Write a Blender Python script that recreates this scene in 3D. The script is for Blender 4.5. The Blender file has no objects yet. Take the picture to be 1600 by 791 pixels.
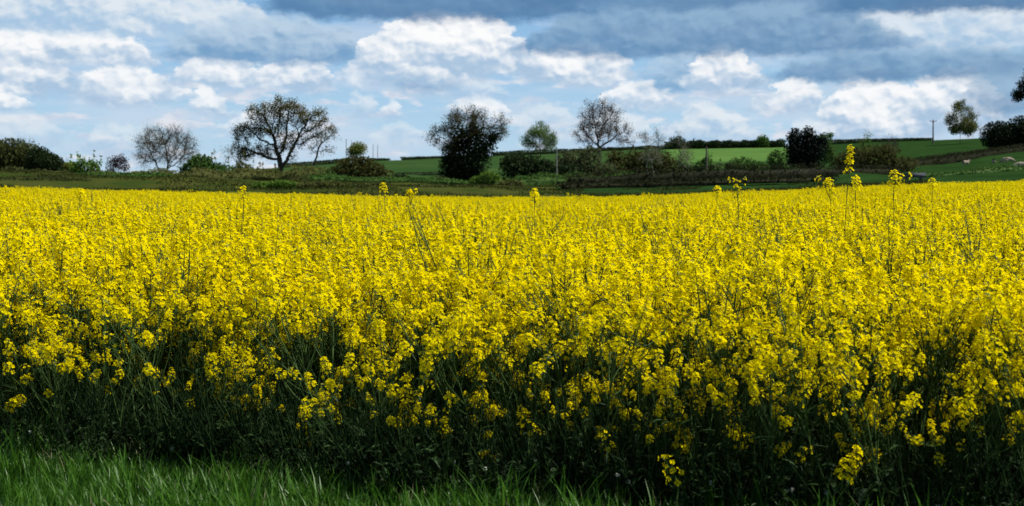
import bpy, math, random
import numpy as np
from mathutils import Vector

C = bpy.context.scene
COL = C.collection
R = math.radians
H = 1.5            # eye height
F = 1900.0         # focal length in photo pixels (photo 1600 wide)
HOR = 286.0        # level of the true horizon in the photo

# ------------------------------------------------------------------ camera
cam_d = bpy.data.cameras.new('camera')
cam = bpy.data.objects.new('camera', cam_d); COL.objects.link(cam)
cam.location = (0, 0, H); cam.rotation_euler = (R(90), 0, 0)
cam_d.sensor_width = 36.0; cam_d.lens = 36.0 * F / 1600.0
cam_d.shift_y = -(395.5 - HOR) / 1600.0
cam_d.clip_start = 0.1; cam_d.clip_end = 12000
cam_d.dof.use_dof = True; cam_d.dof.focus_distance = 9.0; cam_d.dof.aperture_fstop = 4.0
C.camera = cam

# ------------------------------------------------------------------ light, exposure
SUN_EL, SUN_AZ = R(55), R(84)          # azimuth measured from +Y (view) towards +X
sd = Vector((math.cos(SUN_EL) * math.sin(SUN_AZ), math.cos(SUN_EL) * math.cos(SUN_AZ), math.sin(SUN_EL)))
sun_d = bpy.data.lights.new('sun', 'SUN'); sun_d.energy = 5.0; sun_d.angle = R(0.5); sun_d.color = (1.0, 0.955, 0.88)
sun = bpy.data.objects.new('sun', sun_d); COL.objects.link(sun)
sun.rotation_euler = sd.to_track_quat('Z', 'Y').to_euler()
C.view_settings.view_transform = 'Standard'; C.view_settings.look = 'None'
C.view_settings.exposure = 0.45; C.view_settings.gamma = 1.0; C.view_settings.use_curve_mapping = False
C.cycles.max_bounces = 8; C.cycles.diffuse_bounces = 3; C.cycles.glossy_bounces = 2
C.cycles.transmission_bounces = 4; C.cycles.transparent_max_bounces = 8
C.cycles.caustics_reflective = False; C.cycles.caustics_refractive = False
C.cycles.sample_clamp_indirect = 4.0

# ------------------------------------------------------------------ world: Nishita sky with cloud layers
SKY_STRENGTH = 0.1
world = bpy.data.worlds.new('World'); C.world = world; world.use_nodes = True
NT = world.node_tree; NT.nodes.clear()
def N(t, **kw):
    n = NT.nodes.new(t)
    for k, v in kw.items(): setattr(n, k, v)
    return n
def setin(sock, v):
    if isinstance(v, bpy.types.NodeSocket): NT.links.new(v, sock)
    else: sock.default_value = v
def M(op, a, b=0.0, c=0.0, clamp=False):
    n = N('ShaderNodeMath', operation=op, use_clamp=clamp)
    setin(n.inputs[0], a); setin(n.inputs[1], b); setin(n.inputs[2], c)
    return n.outputs[0]
def V(op, a, b=(0, 0, 0)):
    n = N('ShaderNodeVectorMath', operation=op)
    setin(n.inputs[0], a); setin(n.inputs[1], b)
    return n.outputs['Value'] if op == 'LENGTH' else n.outputs['Vector']
def comb(x, y, z=0.0):
    n = N('ShaderNodeCombineXYZ'); setin(n.inputs[0], x); setin(n.inputs[1], y); setin(n.inputs[2], z)
    return n.outputs[0]
def noise(vec, scale, detail=6.0, rough=0.55, off=(0, 0, 0), lac=2.0):
    n = N('ShaderNodeTexNoise'); n.noise_dimensions = '2D'
    setin(n.inputs['Vector'], V('ADD', vec, off)); n.inputs['Scale'].default_value = scale
    n.inputs['Detail'].default_value = detail; n.inputs['Roughness'].default_value = rough
    n.inputs['Lacunarity'].default_value = lac
    return n.outputs['Fac']
def sstep(x, lo, hi):
    n = N('ShaderNodeMapRange', interpolation_type='SMOOTHSTEP')
    setin(n.inputs['Value'], x); n.inputs['From Min'].default_value = lo; n.inputs['From Max'].default_value = hi
    return n.outputs['Result']
def mixc(f, a, b):
    n = N('ShaderNodeMix', data_type='RGBA')
    setin(n.inputs[0], f)
    for s, v in ((n.inputs[6], a), (n.inputs[7], b)):
        if isinstance(v, tuple): s.default_value = (v[0], v[1], v[2], 1)
        else: NT.links.new(v, s)
    return n.outputs[2]
tc = N('ShaderNodeTexCoord'); sep = N('ShaderNodeSeparateXYZ'); NT.links.new(tc.outputs['Generated'], sep.inputs[0])
dx, dy, dz = sep.outputs
hyp = M('SQRT', M('ADD', M('MULTIPLY', dx, dx), M('ADD', M('MULTIPLY', dy, dy), 1e-4)))
U = M('MULTIPLY_ADD', M('ARCTAN2', dx, dy), F * 1.045, 800.0)          # azimuth, 1900 units a radian
VV = M('MULTIPLY_ADD', M('MINIMUM', M('DIVIDE', dz, hyp), 1.6), -F, HOR)  # elevation, same units, downwards
P = comb(M('MULTIPLY', U, 0.01), M('MULTIPLY', VV, 0.01))
# perspective of a flat cloud ceiling: finer and flatter towards the horizon
Pn = V('MULTIPLY', P, (1.0, 1.75, 1.0))
w1 = noise(Pn, 0.75, 3.0, 0.5)
w2 = noise(Pn, 0.75, 3.0, 0.5, (7.3, 2.1, 0))
w3 = noise(Pn, 3.2, 6.0, 0.62, (3.3, 9.1, 0))
w4 = noise(Pn, 3.2, 6.0, 0.62, (13.7, 5.4, 0))
cx_ = M('ADD', M('MULTIPLY', M('SUBTRACT', w1, 0.5), 0.8), M('MULTIPLY', M('SUBTRACT', w3, 0.5), 0.55))
cy_ = M('ADD', M('MULTIPLY', M('SUBTRACT', w2, 0.5), 0.22), M('MULTIPLY', M('SUBTRACT', w4, 0.5), 0.22))
Q = V('ADD', P, comb(cx_, cy_))
fine = noise(Pn, 2.4, 5.0, 0.5, (21, 4, 0))
puff = noise(Pn, 1.3, 3.0, 0.45, (31, 14, 0))
def billow(vec, scale, off):
    n = N('ShaderNodeTexVoronoi', feature='SMOOTH_F1', voronoi_dimensions='2D'); n.normalize = True
    setin(n.inputs['Vector'], V('ADD', vec, off)); n.inputs['Scale'].default_value = scale; n.inputs['Smoothness'].default_value = 0.55
    n.inputs['Detail'].default_value = 2.6; n.inputs['Roughness'].default_value = 0.46; n.inputs['Lacunarity'].default_value = 2.1
    return n.outputs['Distance']
Pb = V('ADD', V('MULTIPLY', P, (1.0, 1.45, 1.0)), comb(M('MULTIPLY', M('SUBTRACT', w3, 0.5), 0.22), M('MULTIPLY', M('SUBTRACT', w4, 0.5), 0.22)))
bil = billow(Pb, 1.9, (5, 8, 0))
relief = M('SUBTRACT', billow(V('ADD', Pb, (0.05, -0.10, 0)), 1.9, (5, 8, 0)), bil)
sky = N('ShaderNodeTexSky', sky_type='NISHITA'); sky.sun_disc = False
sky.sun_elevation = SUN_EL; sky.sun_rotation = SUN_AZ; sky.altitude = 60; sky.air_density = 1.0; sky.dust_density = 0.6; sky.ozone_density = 1.3
K = 0.74 / SKY_STRENGTH
def col(r, g, b, k=1.0): return (r * K * k, g * K * k, b * K * k)
elev = M('DIVIDE', M('SUBTRACT', HOR, VV), F)
c = mixc(0.78, sky.outputs[0], mixc(sstep(elev, 0.0, 0.16), col(0.40, 0.64, 0.88), col(0.22, 0.45, 0.74)))
# thin high veil and the rows of small far clouds
veil = noise(V('MULTIPLY', P, (0.55, 2.6, 1)), 0.9, 5.0, 0.55, (4, 40, 0))
c = mixc(M('MULTIPLY', sstep(veil, 0.40, 0.68), 0.55), c, col(0.62, 0.70, 0.82))
rows = noise(V('MULTIPLY', P, (0.9, 3.6, 1)), 1.15, 8.0, 0.58, (11, 3, 0))
rowm = M('MULTIPLY', sstep(rows, 0.50, 0.66), M('MULTIPLY', sstep(VV, 60, 150), 0.8))
c = mixc(rowm, c, mixc(sstep(fine, 0.35, 0.65), col(0.56, 0.64, 0.77), col(0.80, 0.80, 0.85)))
hi = M('SUBTRACT', 0.42, bil)
XS, YS = N('ShaderNodeSeparateXYZ'), None
NT.links.new(V('MULTIPLY', Q, (100, 100, 0)), XS.inputs[0]); qx, qy0 = XS.outputs[0], XS.outputs[1]
qy = M('ADD', qy0, M('ADD', M('MULTIPLY', hi, 26.0), M('MULTIPLY', M('SUBTRACT', fine, 0.5), 6.0)))   # billowed tops
mott = M('ADD', M('MULTIPLY', relief, 2.3), M('MULTIPLY', M('SUBTRACT', puff, 0.5), 0.75))             # light on the billows
LIT = {'W': ((.96, .965, .97), (.40, .55, .73)), 'S': ((.77, .83, .88), (.39, .56, .75)), 'G': ((.49, .63, .77), (.18, .35, .57)),
       'D': ((.27, .43, .61), (.125, .265, .46)), 'K': ((.14, .285, .47), (.085, .205, .39))}
# cloud = (left, right, top, base, kind, cover): domed top, flat base, the far low ones first
CLOUDS = [(110, 250, 200, 252, 'S', .6), (-40, 90, 186, 240, 'S', .5), (325, 385, 176, 212, 'W', .7), (380, 470, 158, 196, 'S', .7), (430, 520, 200, 240, 'S', .4),
    (520, 585, 150, 190, 'S', .7), (585, 640, 158, 190, 'W', .7), (560, 680, 196, 235, 'S', .5), (690, 800, 146, 192, 'W', .8), (780, 900, 165, 215, 'S', .6), (860, 960, 196, 232, 'S', .5),
    (900, 1030, 176, 236, 'S', .75), (1040, 1205, 164, 228, 'S', .9), (935, 1070, 134, 176, 'W', .85), (1190, 1310, 128, 182, 'W', .85),
    (1230, 1330, 190, 226, 'S', .7), (1280, 1480, 134, 226, 'W', .95), (1420, 1570, 122, 212, 'W', .95), (640, 800, 118, 156, 'S', .7),
    (275, 345, 142, 190, 'W', .85), (100, 290, 116, 170, 'W', .92), (-80, 120, 92, 160, 'W', .95), (-80, 45, 148, 186, 'W', .9),
    (530, 595, 104, 138, 'W', .7), (265, 420, 90, 146, 'W', .92), (395, 535, 88, 148, 'W', .92), (585, 720, 100, 140, 'G', .7), (1010, 1130, 78, 146, 'G', .8),
    (1085, 1205, 74, 146, 'W', 1.0), (810, 1015, 66, 138, 'W', .96), (-80, 250, 54, 118, 'W', .96), (-80, 290, -20, 66, 'S', .9), (180, 430, 8, 70, 'S', .85),
    (235, 580, 30, 104, 'G', .95), (535, 855, 20, 124, 'W', 1.0), (1190, 1680, 74, 140, 'D', .9), (1230, 1720, 18, 92, 'S', .85), (1480, 1700, 118, 190, 'D', .75),
    (800, 1450, -10, 92, 'D', .92), (380, 960, -40, 34, 'K', .9), (760, 1330, -60, 16, 'K', .7), (1270, 1760, -50, 36, 'K', .95)]
for x0, x1, yt, yb, kind, cov in CLOUDS:
    cx, rx, h_ = (x0 + x1) / 2, (x1 - x0) / 2, float(yb - yt)
    ux = M('MULTIPLY_ADD', qx, 1 / rx, -cx / rx); u2 = M('MULTIPLY', ux, ux); u4 = M('MULTIPLY', u2, u2)
    t = M('MULTIPLY_ADD', qy, 1 / h_, -yt / h_)                          # 0 at the top, 1 at the base
    top = M('MULTIPLY_ADD', M('MULTIPLY_ADD', M('ADD', u2, u4), -0.42, t), h_ / (11.0 if kind == 'W' else 15.0 if kind == 'S' else 26.0), 0.3)
    base = M('MULTIPLY', M('SUBTRACT', 1.0, M('MULTIPLY_ADD', qy0, 1 / h_, -yt / h_)), h_ / 20.0)
    base = M('MINIMUM', M('MULTIPLY_ADD', u2, -0.5, M('ADD', base, 0.45)), M('MULTIPLY_ADD', M('ABSOLUTE', ux), -rx / (26.0 if kind in 'WS' else 75.0), rx / (26.0 if kind in 'WS' else 75.0) + 0.25))
    n_ = N('ShaderNodeMapRange', interpolation_type='SMOOTHSTEP'); setin(n_.inputs['Value'], M('MINIMUM', top, base)); n_.inputs['To Max'].default_value = cov
    lit, dim = LIT[kind]
    m_ = mott if kind in 'WS' else M('MULTIPLY', mott, 0.7)
    c = mixc(n_.outputs[0], c, mixc(sstep(M('SUBTRACT', t, m_), 0.15, 1.1), col(*lit), col(*dim)))
# dark deck carried over the unseen zenith, added to cut sky fill
c = mixc(M('MULTIPLY', sstep(elev, 0.165, 0.32), 0.9), c, mixc(sstep(puff, 0.3, 0.7), col(0.07, 0.12, 0.21), col(0.14, 0.20, 0.31)))
bg = N('ShaderNodeBackground'); NT.links.new(c, bg.inputs['Color']); bg.inputs['Strength'].default_value = SKY_STRENGTH
wo = N('ShaderNodeOutputWorld'); NT.links.new(bg.outputs[0], wo.inputs['Surface'])
world.cycles.sampling_method = 'MANUAL'; world.cycles.sample_map_resolution = 512

# ------------------------------------------------------------------ helpers
def make_mat(name, base, rough=0.7, transl=0.0, var=0.0, scale=3.0, island=0.0, spec=0.3, alt=None, tcol=None):
    m = bpy.data.materials.new(name); m.use_nodes = True
    nt = m.node_tree; nt.nodes.clear()
    out = nt.nodes.new('ShaderNodeOutputMaterial'); p = nt.nodes.new('ShaderNodeBsdfPrincipled')
    p.inputs['Roughness'].default_value = rough; p.inputs['Specular IOR Level'].default_value = spec
    alt = alt or tuple(min(1, v * 1.5) for v in base)
    mix = nt.nodes.new('ShaderNodeMix'); mix.data_type = 'RGBA'
    mix.inputs[6].default_value = (*base, 1); mix.inputs[7].default_value = (*alt, 1)
    fac = None
    if var > 0:
        geo = nt.nodes.new('ShaderNodeNewGeometry')
        no = nt.nodes.new('ShaderNodeTexNoise'); no.inputs['Scale'].default_value = scale; no.inputs['Detail'].default_value = 6
        nt.links.new(geo.outputs['Position'], no.inputs['Vector'])
        mr = nt.nodes.new('ShaderNodeMapRange'); mr.inputs['From Min'].default_value = 0.32; mr.inputs['From Max'].default_value = 0.68
        mr.inputs['To Max'].default_value = var
        nt.links.new(no.outputs['Fac'], mr.inputs['Value']); fac = mr.outputs['Result']
    if island > 0:
        geo = nt.nodes.new('ShaderNodeNewGeometry')
        mu = nt.nodes.new('ShaderNodeMath'); mu.operation = 'MULTIPLY_ADD'; mu.inputs[1].default_value = island
        nt.links.new(geo.outputs['Random Per Island'], mu.inputs[0])
        if fac is not None: nt.links.new(fac, mu.inputs[2])
        else: mu.inputs[2].default_value = 0.0
        fac = mu.outputs[0]
    if fac is not None: nt.links.new(fac, mix.inputs[0])
    else: mix.inputs[0].default_value = 0
    nt.links.new(mix.outputs[2], p.inputs['Base Color'])
    if transl > 0:
        t = nt.nodes.new('ShaderNodeBsdfTranslucent'); ms = nt.nodes.new('ShaderNodeMixShader'); ms.inputs[0].default_value = transl
        if tcol: t.inputs['Color'].default_value = (*tcol, 1)
        else: nt.links.new(mix.outputs[2], t.inputs['Color'])
        nt.links.new(p.outputs[0], ms.inputs[1]); nt.links.new(t.outputs[0], ms.inputs[2]); nt.links.new(ms.outputs[0], out.inputs[0])
    else: nt.links.new(p.outputs[0], out.inputs[0])
    return m

def mesh_np(name, verts, quads=None, tris=None, mats=(), qm=None, tm=None, smooth=False):
    """mesh from numpy arrays; qm / tm are material indices"""
    me = bpy.data.meshes.new(name)
    verts = np.asarray(verts, dtype=np.float32).reshape(-1, 3)
    nq = 0 if quads is None else len(quads); ntr = 0 if tris is None else len(tris)
    me.vertices.add(len(verts)); me.vertices.foreach_set('co', verts.ravel())
    loops = []; starts = []; mi = []
    if nq:
        q = np.asarray(quads, dtype=np.int32); loops.append(q.ravel()); starts.append(np.arange(nq) * 4)
        mi.append(np.zeros(nq, int) if qm is None else np.asarray(qm))
    if ntr:
        t = np.asarray(tris, dtype=np.int32); loops.append(t.ravel()); starts.append(nq * 4 + np.arange(ntr) * 3)
        mi.append(np.zeros(ntr, int) if tm is None else np.asarray(tm))
    loops = np.concatenate(loops); starts = np.concatenate(starts).astype(np.int32); mi = np.concatenate(mi).astype(np.int32)
    me.loops.add(len(loops)); me.loops.foreach_set('vertex_index', loops)
    me.polygons.add(len(starts)); me.polygons.foreach_set('loop_start', starts)
    for m in mats: me.materials.append(m)
    me.polygons.foreach_set('material_index', mi)
    if smooth: me.polygons.foreach_set('use_smooth', np.ones(len(starts), dtype=bool))
    me.update(calc_edges=True); me.validate()
    return me

def link(name, me, parent=None, loc=None):
    o = bpy.data.objects.new(name, me); COL.objects.link(o)
    if parent: o.parent = parent
    if loc is not None: o.location = loc
    return o
def tag(o, label=None, cat=None, group=None, kind=None):
    if label: o['label'] = label
    if cat: o['category'] = cat
    if group: o['group'] = group
    if kind: o['kind'] = kind
    return o
def empty(name, loc, label, cat, group=None):
    o = bpy.data.objects.new(name, None); COL.objects.link(o); o.location = loc; o.empty_display_size = 0.2
    return tag(o, label, cat, group)

def vnoise(x, y, s, seed=0):
    """smooth value noise in numpy"""
    x = np.asarray(x, float) / s + 1000.37; y = np.asarray(y, float) / s + 1000.71
    xi = np.floor(x).astype(np.int64); yi = np.floor(y).astype(np.int64); fx = x - xi; fy = y - yi
    fx = fx * fx * (3 - 2 * fx); fy = fy * fy * (3 - 2 * fy)
    def h(a, b):
        n = (a * 374761393 + b * 668265263 + seed * 974711) & 0xffffffff
        n = ((n ^ (n >> 13)) * 1274126177) & 0xffffffff
        return ((n ^ (n >> 16)) & 0xffff) / 65535.0
    return (h(xi, yi) * (1 - fx) + h(xi + 1, yi) * fx) * (1 - fy) + (h(xi, yi + 1) * (1 - fx) + h(xi + 1, yi + 1) * fx) * fy

# ------------------------------------------------------------------ terrain (heights surveyed off the photo, ring by ring)
UK = np.array([-400, 0, 200, 400, 600, 800, 1000, 1200, 1400, 1600, 2000], float)
def zpx(D, rows): return H + (HOR - np.array(rows, float)) / F * D
RINGS = [(0, np.zeros(11)), (12, np.zeros(11)), (18, np.zeros(11)),
    (80, zpx(80, [294, 295, 299, 304, 308, 309, 307, 299, 290, 284, 274]) - 1.05),
    (90, zpx(90, [287, 288, 294, 300, 305, 309, 307, 301, 292, 286, 277]) - 0.6),
    (112, zpx(112, [270, 274, 283, 287, 290, 296, 293, 287, 282, 274, 262])),
    (150, zpx(150, [270, 273, 277, 280, 284, 289, 286, 280, 276, 263, 248])),
    (200, zpx(200, [270, 272, 276, 278, 281, 286, 280, 273, 268, 250, 232])),
    (260, zpx(260, [270, 273, 278, 272, 275, 276, 268, 262, 257, 238, 222])),
    (350, zpx(350, [269, 274, 281, 267, 263, 258, 252, 250, 239, 228, 214])),
    (500, zpx(500, [272, 278, 284, 264, 251, 243, 234, 231, 221, 214, 204])),
    (720, zpx(720, [286, 288, 290, 282, 266, 258, 248, 246, 236, 230, 220])),
    (1500, zpx(1500, [286, 284, 283, 284, 285, 286, 286, 286, 286, 286, 286])),
    (2600, zpx(2600, [272, 271, 271, 276, 282, 284, 284, 284, 284, 284, 284])),
    (6000, zpx(6000, [285] * 11))]
RD = np.log(np.array([r[0] for r in RINGS], float) + 12.0)
RZ = np.array([r[1] for r in RINGS])
def terrain(x, y):
    x = np.asarray(x, float); y = np.asarray(y, float)
    D = np.clip(y, 0, 5990); u = np.clip(800 + F * x / np.maximum(D, 6.0), -399, 1999)
    fu = np.interp(u, UK, np.arange(11)); iu = np.minimum(fu.astype(int), 9); a = fu - iu; a = a * a * (3 - 2 * a) * 0.5 + a * 0.5
    fd = np.interp(np.log(D + 12.0), RD, np.arange(len(RD))); idd = np.minimum(fd.astype(int), len(RD) - 2); b = fd - idd
    z = (RZ[idd, iu] * (1 - a) + RZ[idd, iu + 1] * a) * (1 - b) + (RZ[idd + 1, iu] * (1 - a) + RZ[idd + 1, iu + 1] * a) * b
    return z
def tz(x, y): return float(terrain(np.array([x]), np.array([y]))[0])
def X(px, D): return (px - 800.0) / F * D
def Z(py, D): return H + (HOR - py) / F * D
def edge_y(x):   # front edge of the crop
    x = np.asarray(x, float)
    return 5.55 - 0.33 * np.clip(x, -8, 0) - 0.40 * np.clip(x, 0, 4) + 0.35 * (vnoise(x, x * 0, 1.1, 5) - 0.5)
FIELD_END = 80.0

soil = make_mat('soil', (0.012, 0.010, 0.007), 0.95, var=1.0, scale=9, spec=0.1)
verge = make_mat('verge_turf', (0.012, 0.026, 0.007), 0.9, var=1.0, scale=6, spec=0.0)
rough_turf = make_mat('rough_grassland', (0.022, 0.040, 0.008), 0.95, var=1.0, scale=0.25, alt=(0.052, 0.056, 0.014), spec=0.0)
pasture = make_mat('pasture', (0.011, 0.031, 0.008), 0.9, var=1.0, scale=0.20, alt=(0.020, 0.048, 0.012), spec=0.0)  # cloud shade over the grass is put into this darkened green
hillgreen = make_mat('hill_field', (0.019, 0.047, 0.014), 0.9, var=1.0, scale=0.05, alt=(0.036, 0.070, 0.020), spec=0.0)
palegreen = make_mat('pale_green_field', (0.054, 0.118, 0.028), 0.9, var=1.0, scale=0.06, alt=(0.078, 0.150, 0.036), spec=0.0)  # paler green for one patch of the far hill
hazed_far = make_mat('far_ground_hazed', (0.05, 0.09, 0.12), 0.95, var=1.0, scale=0.004, spec=0.1)  # distance haze is put into the ground colour as a bluish tint

ys = np.concatenate([np.arange(-40, 0, 8), np.arange(0, 14, 0.7), np.arange(14, 90, 4), np.arange(90, 270, 6), np.arange(270, 560, 10), np.geomspace(560, 9000, 40)])
xs_h = np.concatenate([np.arange(0, 30, 1.5), np.arange(30, 150, 4), np.arange(150, 420, 9), np.geomspace(420, 7000, 26)])
xs = np.concatenate([-xs_h[:0:-1], xs_h])
gx, gy = np.meshgrid(xs, ys); gz = terrain(gx, gy)
bump = (vnoise(gx, gy, 9, 1) - 0.5) * 1.1 + (vnoise(gx, gy, 3.4, 2) - 0.5) * 0.5
gz = gz + bump * np.clip((gy - 92) / 25, 0, 1) * np.clip((400 - gy) / 100, 0, 1)
nx, ny = len(xs), len(ys)
idx = np.arange(nx * ny).reshape(ny, nx)
quads = np.stack([idx[:-1, :-1], idx[:-1, 1:], idx[1:, 1:], idx[1:, :-1]], -1).reshape(-1, 4)
fx = ((gx[:-1, :-1] + gx[1:, 1:]) / 2).ravel(); fy = ((gy[:-1, :-1] + gy[1:, 1:]) / 2).ravel()
fu = 800 + F * fx / np.maximum(fy, 1)
mi = np.full(len(fx), 0)
mi[fy < edge_y(fx)] = 1
mi[fy > FIELD_END + 1] = 2
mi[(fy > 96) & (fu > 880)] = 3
mi[(fy > 232) & (fu > 430)] = 4
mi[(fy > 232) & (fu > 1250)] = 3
mi[(fy > 330) & (fu > 1045) & (fu < 1235) & (fy < 620)] = 5
mi[fy > 1700] = 6
g = link('ground', mesh_np('ground', np.stack([gx, gy, gz], -1), quads, mats=[soil, verge, rough_turf, pasture, hillgreen, palegreen, hazed_far], qm=mi, smooth=True))
tag(g, kind='structure')

# ------------------------------------------------------------------ tubes, cards
def tubes(p0, p1, r0, r1, k=4):
    p0 = np.asarray(p0, float); p1 = np.asarray(p1, float); n = len(p0)
    d = p1 - p0; L = np.linalg.norm(d, axis=1, keepdims=True); d = d / np.maximum(L, 1e-6)
    a = np.where(np.abs(d[:, 2:3]) > 0.9, np.array([[1.0, 0, 0]]), np.array([[0, 0, 1.0]]))
    u = np.cross(d, a); u /= np.maximum(np.linalg.norm(u, axis=1, keepdims=True), 1e-6); v = np.cross(d, u)
    ang = np.arange(k) * 2 * math.pi / k
    ring = np.cos(ang)[None, :, None] * u[:, None, :] + np.sin(ang)[None, :, None] * v[:, None, :]
    A = p0[:, None, :] + ring * np.asarray(r0)[:, None, None]; B = p1[:, None, :] + ring * np.asarray(r1)[:, None, None]
    verts = np.concatenate([A, B], 1).reshape(-1, 3)
    i = np.arange(k); j = (i + 1) % k
    q = np.stack([i, j, j + k, i + k], -1)
    quads = (np.arange(n)[:, None, None] * 2 * k + q[None]).reshape(-1, 4)
    return verts, quads
def unit(v): return v / np.maximum(np.linalg.norm(v, axis=-1, keepdims=True), 1e-9)
def cards(rng, centers, size, aspect=0.6, up=0.0):
    """leaf-spray quads (kite shaped, slightly folded) at random attitudes"""
    n = len(centers); d = unit(rng.normal(size=(n, 3)) + np.array([0, 0, up])); a = unit(np.cross(d, rng.normal(size=(n, 3))))
    nn = np.cross(d, a); s = np.asarray(size) * rng.uniform(0.6, 1.4, n); s = s[:, None]
    v = np.stack([centers - d * s * 0.5, centers + a * s * aspect * 0.5 + nn * s * 0.12, centers + d * s * 0.5, centers - a * s * aspect * 0.5 + nn * s * 0.12], 1)
    return v.reshape(-1, 3), np.arange(n * 4).reshape(n, 4)
def merge(parts):
    vs, qs, o = [], [], 0
    for v, q in parts:
        vs.append(v); qs.append(np.asarray(q) + o); o += len(v)
    return np.concatenate(vs), np.concatenate(qs)

# ------------------------------------------------------------------ trees by space colonisation
def colonise(rng, base, pts, step, trunk_pts, infl, kill, iters=90):
    nodes = [np.array(p, float) for p in trunk_pts]; par = [-1] + list(range(len(nodes) - 1))
    pts = np.array(pts); best = np.full(len(pts), 1e9); bi = np.zeros(len(pts), int)
    new = list(range(len(nodes)))
    for it in range(iters):
        for k in new:
            d = np.linalg.norm(pts - nodes[k], axis=1); m = d < best; best[m] = d[m]; bi[m] = k
        keep = best > kill; pts, best, bi = pts[keep], best[keep], bi[keep]
        if len(pts) == 0: break
        act = best < infl
        if not act.any(): act = best < best.min() + step * 2
        new = []
        for k in np.unique(bi[act]):
            s = act & (bi == k)
            d = unit(pts[s] - nodes[k]).sum(0); d = d / max(np.linalg.norm(d), 1e-6)
            d = d + rng.normal(size=3) * 0.22 + np.array([0, 0, 0.06]); d /= np.linalg.norm(d)
            nodes.append(nodes[k] + d * step); par.append(int(k)); new.append(len(nodes) - 1)
        if len(nodes) > 2600: break
    return np.array(nodes), np.array(par)
def radii(par, r0, rmax, ex=2.1):
    n = len(par); acc = np.zeros(n); kids = np.zeros(n, int)
    for i in range(n - 1, 0, -1):
        if acc[i] == 0: acc[i] = r0 ** ex
        acc[par[i]] += acc[i]; kids[par[i]] += 1
    if acc[0] == 0: acc[0] = r0 ** ex
    r = acc ** (1 / ex)
    return np.minimum(r, rmax), kids

bark = make_mat('bark', (0.050, 0.040, 0.032), 0.9, var=1.0, scale=2, spec=0.1)
bark_grey = make_mat('grey_bark', (0.12, 0.11, 0.10), 0.9, var=1.0, scale=2, spec=0.1)
bark_pale = make_mat('pale_bark', (0.36, 0.34, 0.30), 0.85, var=1.0, scale=2, spec=0.1)
def leafmat(name, base, alt=None, t=0.35): return make_mat(name, base, 0.6, t, var=0.7, scale=0.5, island=0.5, spec=0.04, alt=alt or tuple(v * 1.7 for v in base))
L_oak = leafmat('oak_leaves', (0.070, 0.068, 0.018), (0.125, 0.118, 0.030))
L_olive = leafmat('olive_leaves', (0.082, 0.090, 0.026))
L_hedge = leafmat('hedge_leaves', (0.017, 0.019, 0.008))
L_wood = leafmat('wood_leaves', (0.050, 0.060, 0.018))
L_brown = leafmat('brown_green_leaves', (0.056, 0.054, 0.018), (0.080, 0.088, 0.024))
L_green = leafmat('green_leaves', (0.046, 0.092, 0.020))
L_bright = leafmat('bright_leaves', (0.080, 0.145, 0.022))
L_pale = leafmat('pale_leaves', (0.095, 0.150, 0.045))
L_yellow = leafmat('yellow_green_leaves', (0.115, 0.135, 0.025))
L_dark = leafmat('dark_leaves', (0.020, 0.034, 0.012), t=0.2)
L_ivy = leafmat('ivy_leaves', (0.010, 0.018, 0.007), t=0.12)
L_yew = leafmat('yew_needles', (0.007, 0.013, 0.008), t=0.1)
L_purple = leafmat('purple_leaves', (0.035, 0.018, 0.024))
L_grey = leafmat('grey_green_leaves', (0.062, 0.076, 0.032))
L_bud = leafmat('reddish_buds', (0.080, 0.055, 0.038))

def ell_pts(rng, ells, n, D, shell=0.0, depth=0.8):
    """random points in ellipsoids given as (px, py, rx, ry) in the photo at distance D -> metres"""
    vol = np.array([e[2] * e[3] for e in ells], float) ** 1.2; cnt = rng.multinomial(n, vol / vol.sum()); out = []
    for (px, py, rx, ry), k in zip(ells, cnt):
        d = unit(rng.normal(size=(k, 3))); rr = rng.uniform(shell, 1, (k, 1)) ** (1 / 3 if shell == 0 else 1.0)
        s = np.array([rx, 0.5 * (rx + ry) * depth, ry]) / F * D
        out.append(np.array([X(px, D), D, Z(py, D)]) + d * rr * s)
    return np.concatenate(out)

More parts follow.
